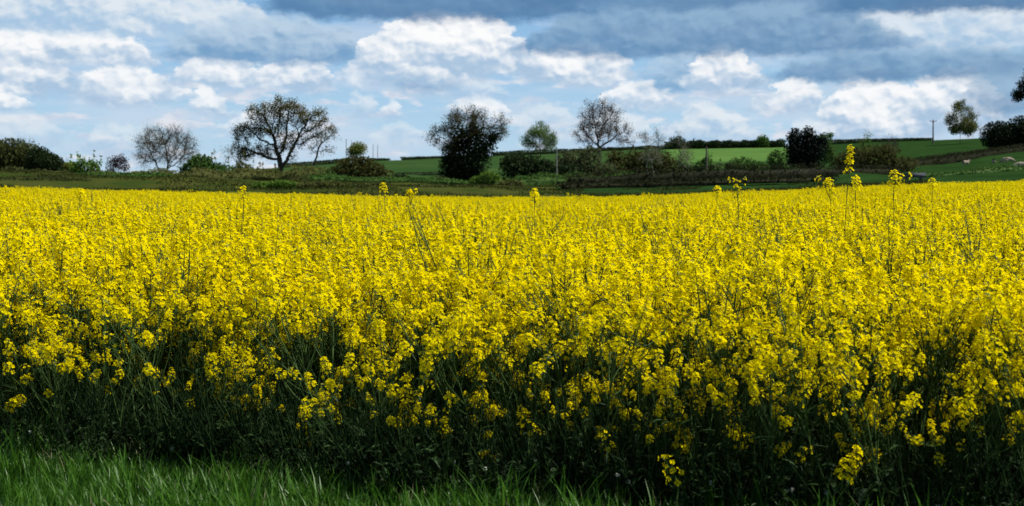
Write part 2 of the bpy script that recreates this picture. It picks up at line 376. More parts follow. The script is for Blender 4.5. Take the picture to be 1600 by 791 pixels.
def tree(name, label, cat, px, D, pybase, ells, fork, seed, leaf=None, leaf_n=3, leaf_s=0.30, spread=0.45, fill=6.0, hollow=0.0, bk=None, twigs=5, twig_l=0.9,
         pts=420, step=None, rmax=0.55, r0=0.022, extra=None, group=None, lean=0.0, twig_w=0.035):
    """fork = photo height at which the trunk gives way to limbs; extra = [(part name, ellipsoids, count, size, material)] dense foliage"""
    rng = np.random.default_rng(seed); bx = X(px, D); bz = min(Z(pybase, D), tz(bx, D)) - 0.15
    ht = Z(fork, D) - bz; step = step or max(0.45, D / 330.0)
    root = empty(name, (bx, D, bz), label, cat, group); org = np.array([bx, D, bz])
    nt_ = max(2, int(ht / step)); tr = [(bx + lean * t * t + rng.normal() * 0.05, D + rng.normal() * 0.05, bz + ht * t) for t in np.linspace(0, 1, nt_ + 1)]
    A = ell_pts(rng, ells, pts, D, hollow)
    nodes, par = colonise(rng, org, A, step, tr, step * 9, step * 1.7)
    r, kids = radii(par, r0, rmax)
    i = np.arange(1, len(nodes)); ro = r[par[i]]; ro = np.minimum(ro, r[i] * 1.35)
    thick = r[i] > 0.09; parts = []
    if thick.any(): parts.append(tubes(nodes[par[i[thick]]], nodes[i[thick]], ro[thick], r[i[thick]], 7))
    if (~thick).any(): parts.append(tubes(nodes[par[i[~thick]]], nodes[i[~thick]], ro[~thick], r[i[~thick]], 3))
    # flare at the foot
    parts.append(tubes([nodes[0]], [nodes[0] + np.array([0, 0, min(0.9, ht * 0.3)])], [r[0] * 1.6], [r[0] * 0.98], 8))
    tip = np.where((kids == 0) | (r < r0 * 1.9))[0]; tip = tip[tip > nt_]
    if twigs and len(tip):
        k = np.repeat(tip, twigs); d = unit(nodes[k] - nodes[par[k]]) + rng.normal(size=(len(k), 3)) * 0.65 + np.array([0, 0, 0.15]); d = unit(d)
        e = nodes[k] + d * (twig_l * rng.uniform(0.4, 1.2, (len(k), 1)))
        parts.append(tubes(nodes[k], e, np.full(len(k), twig_w * 0.5), np.full(len(k), twig_w * 0.2), 3))
        k2 = np.repeat(np.arange(len(e)), 2); t2 = rng.uniform(0.3, 1.0, (len(k2), 1)); s2 = nodes[k][k2] + (e - nodes[k])[k2] * t2
        e2 = s2 + unit(d[k2] + rng.normal(size=(len(k2), 3)) * 0.7) * (twig_l * rng.uniform(0.25, 0.7, (len(k2), 1)))
        parts.append(tubes(s2, e2, np.full(len(k2), twig_w * 0.36), np.full(len(k2), twig_w * 0.14), 3))
        tips = np.concatenate([nodes[tip], e])
    else: tips = nodes[tip]
    v, q = merge(parts)
    link('trunk', mesh_np(name + '_trunk', v - org, q, mats=[bk or bark]), root)
    if leaf and leaf_n:
        c = np.repeat(tips, max(1, int(leaf_n * fill)), axis=0); c = c + np.clip(rng.normal(size=c.shape), -1.5, 1.5) * spread * 0.8 * 1.0
        v, q = cards(rng, c, np.full(len(c), leaf_s * 0.62))
        link('crown', mesh_np(name + '_crown', v - org, q, mats=[leaf]), root)
    for pn, es, n, s, m in (extra or []):
        c = ell_pts(rng, es, n, D, 0.25); v, q = cards(rng, c, np.full(len(c), s))
        link(pn, mesh_np(name + '_' + pn, v - org, q, mats=[m]), root)
    return root

def shrub(name, label, cat, px, D, pybase, ells, n, size, leaf, seed, bk=None, up=0.6, group=None, shell=0.35, stems=9, spikes=0):
    rng = np.random.default_rng(seed); bx = X(px, D); bz = min(Z(pybase, D), tz(bx, D)) - 0.1; org = np.array([bx, D, bz])
    root = empty(name, org, label, cat, group)
    c = ell_pts(rng, ells, n, D, shell)
    # clumps: pull the sprays towards a few dozen shoots so that the outline is uneven
    K = max(12, n // 28); cen = ell_pts(rng, ells, K, D, 0.55); j = np.argmin(((c[:, None, :] - cen[None]) ** 2).sum(-1), 1)
    c = c + (cen[j] - c) * rng.uniform(0.05, 0.55, (len(c), 1))
    if spikes:
        top = ell_pts(rng, ells, spikes, D, 0.9); k = np.repeat(np.arange(spikes), 14); t = rng.uniform(0, 1, len(k))
        hgt = rng.uniform(0.5, 1.5, spikes)
        c = np.concatenate([c, top[k] + np.stack([rng.normal(size=len(k)) * 0.14 * (1.1 - t), rng.normal(size=len(k)) * 0.14, t * hgt[k]], -1)])
    c = c[c[:, 2] > terrain(c[:, 0], c[:, 1]) - 0.1]
    v, q = cards(rng, c, np.full(len(c), size), 0.6, up)
    link('foliage', mesh_np(name + '_foliage', v - org, q, mats=[leaf]), root)
    e = ell_pts(rng, ells, stems * 4, D, 0.3); e = e[e[:, 2] > bz + 0.2]
    s = np.stack([bx + (e[:, 0] - bx) * 0.25, D + (e[:, 1] - D) * 0.25, np.full(len(e), bz)], -1)
    mid = s + (e - s) * 0.5 + rng.normal(size=e.shape) * 0.1
    v, q = merge([tubes(s, mid, np.full(len(e), 0.06), np.full(len(e), 0.035), 4), tubes(mid, e, np.full(len(e), 0.035), np.full(len(e), 0.012), 3)])
    link('stem', mesh_np(name + '_stem', v - org, q, mats=[bk or bark]), root)
    return root

def hedge(label, pts, leaf, seed, width=1.6, dens=26, size=0.3, ragged=0.35, group='field hedges on the far slopes', name='hedge'):
    """pts = [(px, py_top, D)], stands on the ground"""
    rng = np.random.default_rng(seed); P3 = [(X(px, D), D, Z(py, D)) for px, py, D in pts]
    seg = []
    for a, b in zip(P3[:-1], P3[1:]):
        n = max(2, int(math.dist(a[:2], b[:2]) / 0.9))
        seg += [tuple(a[k] + (b[k] - a[k]) * t / n for k in range(3)) for t in range(n)]
    seg.append(P3[-1]); S = np.array(seg); n = len(S)
    g0 = terrain(S[:, 0], S[:, 1]); h = np.maximum(S[:, 2] - g0, 0.6)
    h = h * (1 + ragged * (vnoise(S[:, 0] * 1.0, S[:, 1], 2.2, seed) - 0.6) + ragged * 0.5 * (vnoise(S[:, 0], S[:, 1], 7.0, seed + 3) - 0.5))
    t = unit(np.gradient(S[:, :2], axis=0)); nrm = np.stack([-t[:, 1], t[:, 0]], -1)
    prof = [(-0.5, -0.1), (-0.52, 0.35), (-0.42, 0.8), (-0.15, 0.95), (0.15, 0.95), (0.42, 0.8), (0.52, 0.35), (0.5, -0.1)]
    V_ = []
    for a, b in prof:
        w = width * a * (0.75 + 0.4 * vnoise(S[:, 0] + b * 9, S[:, 1] + a * 7, 1.5, seed + 1))
        V_.append(np.concatenate([S[:, :2] + nrm * w[:, None] * 0.7, (g0 + h * b * 0.74)[:, None]], 1))
    V_ = np.array(V_); m = len(prof); ii = np.arange(m * n).reshape(m, n)
    q = np.stack([ii[:-1, :-1], ii[:-1, 1:], ii[1:, 1:], ii[1:, :-1]], -1).reshape(-1, 4)
    k = int(n * dens * 2.6); s = rng.integers(0, n, k); tt = rng.beta(2.2, 1.0, k) * 1.08; a = rng.uniform(-0.6, 0.6, k) * (1.05 - 0.45 * tt)
    c = np.concatenate([S[s, :2] + nrm[s] * (a * width)[:, None] + rng.normal(size=(k, 2)) * 0.3, (g0[s] + h[s] * tt)[:, None]], 1)
    v, q = merge([(V_.reshape(-1, 3), q), cards(rng, c, np.full(k, size * 0.85), 0.6, 0.5)])
    org = S[0] * np.array([1, 1, 0]) + np.array([0, 0, g0[0]])
    o = link(name, mesh_np(name, v - org, q, mats=[leaf]), loc=org)
    return tag(o, label, 'hedge', group)

# --- the wood at far left
wood = 'trees of the wood at the far left'
def crown_tree(label, px, D, base, ells, n, size, leaf, seed, name='broadleaf_tree', group=wood, spikes=0):
    rng = np.random.default_rng(seed)
    return tree(name, label, 'tree', px, D, base, ells, base - 12, seed, None, 0, pts=120, twigs=3, extra=[('crown', ells, n, size, leaf)], group=group, rmax=0.4)
crown_tree('broad olive brown tree forming the top of the left-hand wood', 30, 172, 274, [(16, 246, 42, 31), (-10, 247, 36, 32), (42, 250, 30, 27), (58, 259, 28, 19)], 18000, 0.32, L_wood, 11)
crown_tree('outermost dull green tree of the wood at the left edge', -25, 176, 274, [(-25, 244, 42, 30)], 6000, 0.34, L_wood, 12)
crown_tree('dark green round tree on the downhill side of the wood', 68, 168, 274, [(62, 254, 22, 26), (78, 259, 23, 20), (96, 266, 19, 13)], 13000, 0.30, L_dark, 13)
crown_tree('small yellowish green tree at the low end of the wood', 104, 166, 275, [(110, 264, 13, 12)], 1900, 0.32, L_yellow, 14)
crown_tree('grey leafless treetop showing behind the crest of the wood', 38, 190, 272, [(36, 226, 26, 9)], 150, 0.3, L_grey, 15)
shrub('shrub', 'mid green shrubs growing low in front of the wood', 'shrub', 20, 150, 274, [(18, 268, 26, 9), (60, 270, 28, 7), (98, 271, 20, 6)], 1800, 0.26, L_wood, 16, group='bushes along the hedge line')
bushes = 'bushes along the hedge line'
shrub('shrub', 'fresh green shrub with loose upright shoots right of the wood', 'shrub', 138, 140, 276, [(136, 260, 18, 15), (120, 265, 14, 12), (150, 261, 9, 11)], 1300, 0.26, L_bright, 17, group=bushes, spikes=14)
tree('purple_tree', 'small purple leaved tree between the green shrub and the bare tree', 'tree', 184, 145, 277, [(177, 256, 12, 12), (191, 258, 11, 12), (184, 249, 7, 7)], 270, 18, L_purple, 5, 0.26, 0.3, twigs=4, twig_l=0.5, pts=120)
tree('bare_tree', 'thinly leafed grey tree with a domed crown left of the oak', 'tree', 256, 175, 277, [(258, 228, 46, 30), (232, 240, 22, 22), (282, 246, 24, 22)], 264, 19, L_grey, 1, 0.16, 0.5, bk=bark, twigs=9, twig_l=1.2, pts=560, rmax=0.34, lean=0.5, r0=0.030)
shrub('shrub', 'dense dark green rounded bush right of the bare grey tree', 'shrub', 318, 150, 282, [(316, 264, 30, 22), (340, 269, 26, 16), (310, 252, 17, 14), (296, 268, 18, 14)], 4800, 0.3, L_green, 20, group=bushes, spikes=16)
shrub('shrub', 'yellowish olive brushwood at the foot of the oak', 'shrub', 380, 160, 282, [(378, 268, 26, 13), (420, 272, 30, 9), (375, 256, 8, 8)], 2000, 0.28, L_olive, 21, group=bushes, spikes=18)
shrub('shrub', 'low green brush strip between the shrubs and the bare tree', 'shrub', 215, 140, 280, [(170, 274, 22, 7), (215, 275, 26, 7), (258, 276, 26, 7)], 1700, 0.26, L_green, 210, group=bushes)
hedge('low mixed brush along the ditch from the bare tree to the oak', [(80, 266, 142), (160, 266, 140), (240, 267, 140), (320, 264, 140), (400, 260, 142), (500, 263, 142)], L_olive, 91, width=3.2, ragged=0.9, size=0.28, dens=60, group=None)
hedge('low dark brush along the ditch from the domed bush to the thicket', [(490, 272, 138), (600, 279, 138), (700, 280, 138), (800, 274, 138), (890, 270, 140), (980, 268, 144)], L_green, 92, width=3.0, ragged=0.9, size=0.28, dens=60, group=None)
for i, (px, py, d, w, h_, m, lab) in enumerate([(205, 284, 112, 40, 9, L_green, 'low green bramble mound on the bank under the purple tree'), (428, 288, 108, 34, 7, L_bright, 'low fresh green mound on the bank below the oak'),
        (500, 289, 110, 36, 7, L_olive, 'low olive mound on the bank right of the oak'), (570, 292, 112, 40, 7, L_wood, 'low rough mound in front of the domed olive bush'), (300, 286, 112, 50, 6, L_olive, 'wide low olive mound below the dark rounded bush'),
        (60, 281, 106, 80, 7, L_wood, 'wide rough grassy mound below the wood'), (665, 294, 110, 36, 6, L_olive, 'low tan mound left of the vivid green bush')]):
    shrub('bramble_mound', lab, 'bramble', px, d, py + 8, [(px - w * 0.4, py + 2, w * 0.7, h_ * 0.9), (px + w * 0.35, py, w * 0.75, h_)], 2600, 0.22, m, 300 + i, up=1.0, group='low mounds on the bank beyond the crop', stems=3)
# --- the oak
tree('oak_tree', 'great spreading oak with dark limbs and bronze green new leaves', 'tree', 436, 165, 281,
     [(442, 168, 34, 18), (404, 176, 22, 19), (386, 202, 22, 15), (376, 220, 15, 10), (424, 202, 34, 20), (466, 182, 22, 18), (494, 184, 20, 17), (502, 198, 10, 10),
      (396, 236, 32, 12), (384, 246, 18, 7), (446, 228, 24, 18), (470, 210, 20, 16), (420, 244, 26, 8), (452, 248, 12, 8), (512, 204, 12, 12)],
     271, 22, L_oak, 3, 0.30, 0.36, twigs=2, twig_l=0.5, pts=900, step=0.38, rmax=0.95, r0=0.046, hollow=0.3)
tree('leaning_tree', 'half bare tree leaning right beneath the oak', 'tree', 464, 162, 281,
     [(520, 208, 11, 10), (504, 218, 14, 10), (490, 232, 12, 8), (516, 234, 7, 9)], 262, 23, L_oak, 1, 0.3, 0.35, twigs=3, twig_l=0.6, pts=150, step=0.4, rmax=0.30, lean=2.0, r0=0.045, hollow=0.5)
tree('bare_tree', 'small leafless tree at the left foot of the oak', 'tree', 372, 168, 282, [(364, 240, 14, 14)], 262, 24, L_grey, 1, 0.2, 0.4, bk=bark_grey, twigs=8, twig_l=0.9, pts=70, rmax=0.12)
# --- hedge end left of centre
crown_tree('small round lime green tree on the skyline right of the oak', 558, 470, 254, [(560, 233, 16, 13), (552, 238, 12, 11)], 3200, 0.5, L_yellow, 25, group='trees on the skyline')
shrub('shrub', 'broad domed olive brown bush below the round skyline tree', 'shrub', 560, 155, 290, [(560, 267, 44, 24), (528, 275, 32, 16), (592, 275, 28, 15), (555, 256, 28, 13), (562, 280, 44, 12)], 9000, 0.3, L_brown, 26, group=bushes)
shrub('shrub', 'mid green bush at the left side of the domed olive bush', 'shrub', 512, 145, 290, [(510, 276, 20, 10), (536, 280, 14, 8)], 1100, 0.26, L_green, 27, group=bushes)
shrub('shrub', 'small dark bush between the domed bush and the ivy tree', 'shrub', 628, 150, 290, [(626, 281, 18, 9)], 900, 0.26, L_dark, 28, group=bushes)
# --- ivy tree
tree('ivy_tree', 'ivy smothered tree, bare twigs above and black green ivy below', 'tree', 730, 150, 290,
     [(714, 194, 16, 19), (690, 212, 19, 13), (740, 188, 14, 15), (781, 202, 8, 17), (736, 208, 22, 14), (706, 226, 18, 12)], 246, 29, L_brown, 3, 0.22, 0.34, twigs=8, twig_l=1.1, pts=420, step=0.42, rmax=0.4,
     extra=[('ivy', [(732, 258, 36, 32), (750, 232, 28, 24), (770, 216, 14, 12), (718, 274, 36, 16), (726, 216, 22, 22), (740, 278, 44, 12), (712, 240, 22, 24), (744, 206, 14, 14), (700, 258, 16, 20)], 11500, 0.3, L_ivy)], twig_w=0.04)
shrub('shrub', 'vivid green bush in front of the ivy smothered tree', 'shrub', 762, 135, 295, [(764, 279, 20, 13), (744, 284, 14, 9)], 1500, 0.24, L_bright, 30, group=bushes)
shrub('shrub', 'flat topped tan and green bush right of the vivid bush', 'shrub', 800, 130, 297, [(800, 289, 24, 9), (784, 291, 14, 8)], 1200, 0.22, L_olive, 31, group=bushes)
shrub('shrub', 'low dusky bramble left of the ivy smothered tree', 'shrub', 680, 142, 293, [(684, 283, 24, 8), (660, 287, 16, 6)], 1000, 0.24, L_brown, 32, group=bushes)
# --- central thicket
crown = [('undergrowth', 0)]
shrub('thicket', 'black green thicket filling the gap right of the ivy tree', 'thicket', 830, 152, 296, [(812, 266, 36, 26), (852, 270, 34, 24), (802, 252, 24, 16), (884, 274, 28, 22), (830, 256, 30, 16)], 11000, 0.3, L_dark, 33, shell=0.2, group='thickets in the middle of the hedge line')
tree('pale_tree', 'airy pale green tree standing on the skyline beside the pale post', 'tree', 844, 240, 262, [(844, 212, 17, 16), (828, 222, 13, 13), (860, 220, 12, 14), (843, 228, 20, 10)], 246, 34, L_pale, 8, 0.36, 0.55, bk=bark, twigs=5, twig_l=1.0, pts=300, rmax=0.22)
shrub('thicket', 'grey green scrub to the left of the tall bare tree', 'thicket', 912, 158, 290, [(908, 256, 32, 26), (884, 254, 20, 20), (922, 240, 20, 16), (915, 272, 36, 16), (945, 268, 24, 16)], 7500, 0.28, L_grey, 35, shell=0.2, group='thickets in the middle of the hedge line', spikes=10)
tree('bare_tree', 'tall bare tree with reddish bud clusters and dark straight trunk', 'tree', 936, 165, 288, [(936, 192, 34, 36), (920, 206, 26, 26), (950, 205, 30, 26), (976, 214, 18, 16)], 250, 36, L_bud, 1, 0.22, 0.30, twigs=7, twig_l=1.0, pts=480, step=0.45, rmax=0.34, r0=0.032, twig_w=0.032, hollow=0.3)
shrub('thicket', 'brownish scrub below the right side of the tall bare tree', 'thicket', 985, 168, 286, [(975, 262, 36, 19), (1010, 257, 34, 21), (1042, 261, 30, 20), (995, 248, 24, 15), (1070, 268, 24, 12), (962, 246, 18, 14), (1030, 248, 24, 14)], 10000, 0.28, L_brown, 37, shell=0.2, group='thickets in the middle of the hedge line', spikes=12)
for i, (px, d, top, lab) in enumerate([(1008, 175, 204, 'slim leafless tree with two upright tufts right of the tall bare tree'), (1028, 178, 200, 'slim grey tree with faint green twigs beside a dark pole'), (1062, 182, 208, 'wispy leafless sapling in front of the dark treeline')]):
    tree('slim_tree', lab, 'tree', px, d, 284, [(px, top + 14, 11, 16), (px + 5, top + 22, 9, 12)], 250, 40 + i, L_grey, 1, 0.22, 0.3, bk=bark_grey, twigs=6, twig_l=0.9, pts=90, rmax=0.12)
for i, (px, lab) in enumerate([(1014, 'thin pale trunked birch left of its thicker twin'), (1024, 'thicker white trunked birch at the hedge'), (1070, 'white trunked birch leaning by the dark bush')]):
    tree('birch_tree', lab, 'tree', px, 150, 284, [(px - 2, 248, 12, 14), (px + 2, 240, 9, 10)], 258, 45 + i, L_grey, 3, 0.22, 0.35, bk=bark_pale, twigs=5, twig_l=0.7, pts=80, rmax=0.09, lean=(-0.3, -0.5, 0.6)[i])
shrub('shrub', 'dark green bush against the pale field beside the birches', 'shrub', 1100, 165, 276, [(1100, 262, 18, 14), (1085, 268, 14, 9), (1118, 268, 12, 10), (1104, 250, 8, 9)], 1900, 0.28, L_green, 50, group=bushes, spikes=8)
shrub('shrub', 'wide green bush in front of the middle of the pale field', 'shrub', 1160, 175, 274, [(1160, 258, 28, 14), (1184, 262, 22, 11), (1142, 264, 14, 10)], 2500, 0.3, L_green, 51, group=bushes)
shrub('shrub', 'round light green bush at the left of the black yew', 'shrub', 1214, 180, 272, [(1213, 250, 17, 17), (1216, 262, 18, 10)], 1900, 0.3, L_green, 52, group=bushes)
# --- yew
tree('yew_tree', 'black green double topped yew tree behind the tall rape plant', 'tree', 1256, 185, 270, [(1246, 236, 22, 28), (1266, 234, 24, 30)], 262, 53, None, 0, pts=140, twigs=2, rmax=0.35,
     extra=[('crown', [(1242, 216, 14, 17), (1262, 215, 14, 19), (1244, 238, 20, 22), (1270, 236, 22, 24), (1256, 254, 30, 14), (1280, 222, 12, 14)], 9000, 0.34, L_yew)])
crown_tree('mid green tree tucked against the right side of the yew', 1288, 190, 268, [(1288, 222, 13, 16), (1292, 240, 14, 18), (1298, 212, 6, 6)], 2000, 0.3, L_green, 54, group='trees along the middle hedge')
shrub('thicket', 'dull brown scrub right of the tall rape plant', 'thicket', 1380, 190, 280, [(1368, 248, 38, 24), (1405, 258, 34, 17), (1338, 252, 30, 24), (1388, 236, 20, 12), (1314, 256, 20, 18)], 9500, 0.32, L_brown, 55, shell=0.2, group='thickets in the middle of the hedge line', spikes=12)
tree('sapling', 'thin bright green sapling rising from the brown scrub', 'tree', 1352, 195, 272, [(1352, 226, 10, 12), (1358, 214, 5, 8), (1340, 236, 14, 10)], 250, 56, L_bright, 4, 0.28, 0.3, twigs=3, twig_l=0.6, pts=110, rmax=0.12)
tree('purple_tree', 'leafless purplish tree above the brown scrub', 'tree', 1388, 200, 272, [(1388, 232, 16, 16), (1392, 214, 6, 7)], 255, 57, L_purple, 1, 0.24, 0.35, twigs=6, twig_l=0.9, pts=120, rmax=0.12)
# --- skyline treeline and trees, right
for i, (px, top, w, lab) in enumerate([(1058, 212, 16, 'rounded dark treetop at the left end of the skyline treeline'), (1088, 217, 14, 'second dark tree from the left in the skyline treeline'),
        (1112, 220, 12, 'low dark tree in the skyline treeline behind the pole'), (1136, 219, 12, 'spiky dark tree midway along the skyline treeline'), (1158, 221, 13, 'lowest dark tree of the skyline treeline'),
        (1176, 219, 8, 'narrow dark tree left of the tallest treetop on the skyline'), (1191, 210, 11, 'tallest round tree in the skyline treeline'), (1212, 219, 12, 'dark tree of the skyline treeline left of the yew')]):
    crown_tree(lab, px, 500, 236, [(px, (top + 233) / 2, w, (233 - top) / 2), (px + w * 0.5, 226, w * 0.7, 8)], 1100, 0.8, L_dark if i != 6 else L_green, 60 + i, group='dark treeline on the skyline')
tree('ash_tree', 'grey green spreading tree on the skyline beside the T-shaped pole', 'tree', 1500, 400, 224, [(1500, 206, 16, 8), (1500, 178, 18, 15), (1508, 195, 22, 14), (1490, 194, 14, 12), (1518, 204, 14, 9)], 212, 70, L_olive, 7, 0.6, 0.75, bk=bark, twigs=4, twig_l=1.6, pts=300, rmax=0.5,
     extra=[('foliage', [(1508, 200, 20, 12), (1492, 202, 12, 9)], 1600, 0.5, L_yellow)])
for i, (px, py, rx, ry, lab) in enumerate([(1560, 212, 30, 24, 'rounded black green tree at the low left end of the right-hand copse'), (1596, 206, 28, 26, 'taller black green tree of the copse at the right edge')]):
    crown_tree(lab, px, 290, 240, [(px, py, rx, ry), (px + 10, py + 10, rx * 0.9, ry * 0.7)], 8000, 0.5, L_ivy, 71 + i, group='dark copse at the right edge')
tree('pine_tree', 'tall dark pine whose branch reaches in at the right edge', 'tree', 1622, 120, 262, [(1606, 140, 20, 18), (1622, 122, 26, 20), (1640, 150, 24, 20), (1600, 158, 8, 7)], 175, 75, L_ivy, 9, 0.24, 0.3, twigs=4, twig_l=0.5, pts=220, rmax=0.25)
# --- hedges
hedge('long brown hedge running across the middle below the bushes and yew', [(890, 274, 138), (980, 266, 140), (1100, 261, 142), (1240, 256, 146), (1330, 257, 150), (1400, 260, 156)], L_hedge, 80, width=2.0)
hedge('low dark brambly hedge along the green strip just beyond the crop', [(880, 289, 112), (980, 284, 114), (1080, 284, 114), (1200, 281, 116), (1300, 277, 118)], L_hedge, 81, width=1.6)
hedge('dark hedge climbing to the right edge above the sheep pasture', [(1390, 250, 212), (1460, 243, 225), (1530, 235, 245), (1600, 226, 262), (1720, 212, 280)], L_hedge, 82, width=3.0, size=0.36)
hedge('flat topped clipped hedge on the skyline left of the T-shaped pole', [(1290, 219, 500), (1380, 217, 500), (1455, 216, 495)], L_dark, 83, width=4.0, size=0.6, ragged=0.12, dens=30)
hedge('dark hedge filling the feet of the skyline treeline', [(1040, 223, 506), (1130, 222, 506), (1225, 220, 506)], L_dark, 93, width=5.0, size=0.7, ragged=0.5, dens=40)
hedge('short clipped skyline hedge right of the round lime green tree', [(574, 247.5, 500), (607, 248, 500)], L_dark, 84, width=4.0, size=0.6, ragged=0.15)
hedge('clipped skyline hedge running in behind the ivy smothered tree', [(628, 246, 500), (700, 244, 500), (760, 241, 500)], L_dark, 85, width=4.0, size=0.6, ragged=0.15)
hedge('dark skyline hedge running behind the oak to the round tree', [(440, 256, 480), (500, 252, 490), (545, 248, 495)], L_dark, 86, width=4.0, size=0.6, ragged=0.2)
hedge('dark skyline hedge behind the pale tree and tall bare tree', [(770, 239, 500), (830, 235, 500), (900, 233, 500), (1000, 229, 500), (1046, 228, 500)], L_dark, 87, width=4.0, size=0.6, ragged=0.2)
hedge('thin dark hedge line dividing the hill field left of the ivy tree', [(618, 272, 262), (660, 270, 265), (720, 266, 268)], L_dark, 88, width=1.6)
hedge('ragged grass topped bank hedge in the corner below the wood', [(135, 274, 125), (190, 278, 124), (250, 284, 120)], L_green, 89, width=3.0, ragged=0.6)
hedge('scrubby brambles along the near side of the sheep pasture', [(1440, 272, 132), (1520, 266, 134), (1600, 262, 138), (1680, 256, 140)], L_green, 90, width=2.0, ragged=1.2)

# --- rough grass tussocks on the bank: one mass nobody could count
rng = np.random.default_rng(7)
k = 60000; d_ = rng.uniform(84, 150, k); u_ = rng.uniform(-150, 1450, k); d_ = np.where(u_ > 900, 84 + (d_ - 84) * 0.55, d_); x_ = X(u_, d_)
c = np.stack([x_, d_, terrain(x_, d_) + (vnoise(x_, d_, 9, 1) - 0.5) * 1.1 * np.clip((d_ - 92) / 25, 0, 1) + 0.05], -1)
m_ = vnoise(x_, d_, 5, 4) > 0.35; c = c[m_]
v, q = cards(rng, c, np.full(len(c), 0.27), 0.35, 1.6)
L_tuss = leafmat('tussock_blades', (0.028, 0.046, 0.010), (0.060, 0.066, 0.016))
tag(link('rough_grass', mesh_np('rough_grass', v, q, mats=[L_tuss])), 'rough olive grass covering the bank beyond the yellow field', 'grass', kind='stuff')

# ------------------------------------------------------------------ poles, trough, sheep
wood_m = make_mat('weathered_wood', (0.085, 0.075, 0.065), 0.85, var=1, scale=3)
pale_wood = make_mat('bleached_wood', (0.22, 0.21, 0.18), 0.8, var=1, scale=3)
ceramic = make_mat('brown_ceramic', (0.06, 0.035, 0.03), 0.3)
steel = make_mat('galvanised_steel', (0.05, 0.06, 0.07), 0.8, var=1, scale=4)
def pole(label, px, D, top, r, mat, arm=True, base=None):
    x = X(px, D); z0 = tz(x, D) - 0.3; z1 = Z(top, D)
    root = empty('utility_pole' if arm else 'post', (x, D, z0), label, 'pole' if arm else 'post', 'utility poles on the skyline' if arm else None)
    n = 6; zz = np.linspace(0, z1 - z0, n + 1); rr = np.linspace(r * 1.25, r * 0.8, n + 1); p = np.stack([zz * 0, zz * 0, zz], -1)
    v, q = tubes(p[:-1], p[1:], rr[:-1], rr[1:], 10)
    cap = tubes([p[-1]], [p[-1] + np.array([0, 0, r * 0.3])], [r * 0.8], [r * 0.1], 10)
    v, q = merge([(v, q), cap])
    link('post' if arm else 'shaft', mesh_np('post', v, q, mats=[mat]), root)
    if arm:
        h = z1 - z0 - 0.35
        v, q = tubes([(-1.1, -0.16, h)], [(1.1, -0.16, h)], [0.09], [0.09], 4)
        v2, q2 = tubes([(-0.6, -0.12, h), (0.6, -0.12, h)], [(0, -0.12, h - 0.6), (0, -0.12, h - 0.6)], [0.04, 0.04], [0.04, 0.04], 4)
        v, q = merge([(v, q), (v2, q2)])
        link('crossarm', mesh_np('crossarm', v, q, mats=[mat]), root)
        for s in (-1.0, 0.0, 1.0):
            y0 = -0.16; hh = h + 0.08 if s else h + 0.38
            v, q = merge([tubes([(s, y0 if s else 0, hh)], [(s, y0 if s else 0, hh + 0.14)], [0.03], [0.09], 8), tubes([(s, y0 if s else 0, hh + 0.14)], [(s, y0 if s else 0, hh + 0.28)], [0.1], [0.05], 8)])
            link('insulator', mesh_np('insulator', v, q, mats=[ceramic]), root)
    return root
pole('dark utility pole with a crossarm on the skyline hedge end', 1458, 420, 188, 0.22, wood_m)
pole('thin distant pole touching the left side of the round lime tree', 541, 480, 217, 0.13, wood_m, arm=False)
pole('thin distant pole seen against the round lime green tree', 549, 520, 219, 0.10, wood_m, arm=False)
pole('left of two thin distant poles right of the round lime tree', 583, 560, 226, 0.12, wood_m, arm=False)
pole('right of two thin distant poles right of the round lime tree', 590, 560, 225, 0.12, wood_m, arm=False)
pole('dark pole standing in the dark bush before the pale field', 1104, 160, 230, 0.12, wood_m, arm=False)
pole('tall bleached post standing before the thicket and pale tree', 870, 150, 232, 0.07, pale_wood, arm=False)
pole('white stake in the hill field right of the oak', 474, 235, 257, 0.06, pale_wood, arm=False)
pole('second white stake right of its twin beyond the oak', 482, 225, 264, 0.06, pale_wood, arm=False)

# field trough: a folded steel tank on two bearers
import bmesh
def boxes(lst):
    vs, qs = [], []
    F6 = np.array([[0, 1, 3, 2], [4, 6, 7, 5], [0, 4, 5, 1], [2, 3, 7, 6], [0, 2, 6, 4], [1, 5, 7, 3]])
    for x0, x1, y0, y1, z0, z1 in lst:
        b = np.array([[x, y, z] for x in (x0, x1) for y in (y0, y1) for z in (z0, z1)], float)
        qs.append(F6 + 8 * len(vs)); vs.append(b)
    return np.concatenate(vs), np.concatenate(qs)
D = 112; x = X(1427, D); z = max(tz(x, D), Z(279, D))
root = empty('water_trough', (x, D, z), 'long grey metal trough at the foot of the sheep pasture', 'trough')
v, q = boxes([(-1.05, 1.05, -0.3, -0.28, 0.1, 0.5), (-1.05, 1.05, 0.28, 0.3, 0.1, 0.5), (-1.05, -1.03, -0.28, 0.28, 0.1, 0.5), (1.03, 1.05, -0.28, 0.28, 0.1, 0.5), (-1.03, 1.03, -0.28, 0.28, 0.1, 0.12)])
link('tank', mesh_np('tank', v, q, mats=[steel]), root)
v, q = boxes([(-1.09, 1.09, -0.34, -0.301, 0.46, 0.52), (-1.09, 1.09, 0.301, 0.34, 0.46, 0.52), (-1.09, -1.051, -0.3, 0.3, 0.46, 0.52), (1.051, 1.09, -0.3, 0.3, 0.46, 0.52)])
link('rim', mesh_np('rim', v, q, mats=[make_mat('worn_rim', (0.10, 0.11, 0.12), 0.8)]), root)
for s in (-0.7, 0.7):
    v, q = boxes([(s - 0.08, s + 0.08, -0.32, 0.32, -0.15, 0.098)]); link('bearer', mesh_np('bearer', v, q, mats=[wood_m]), root)

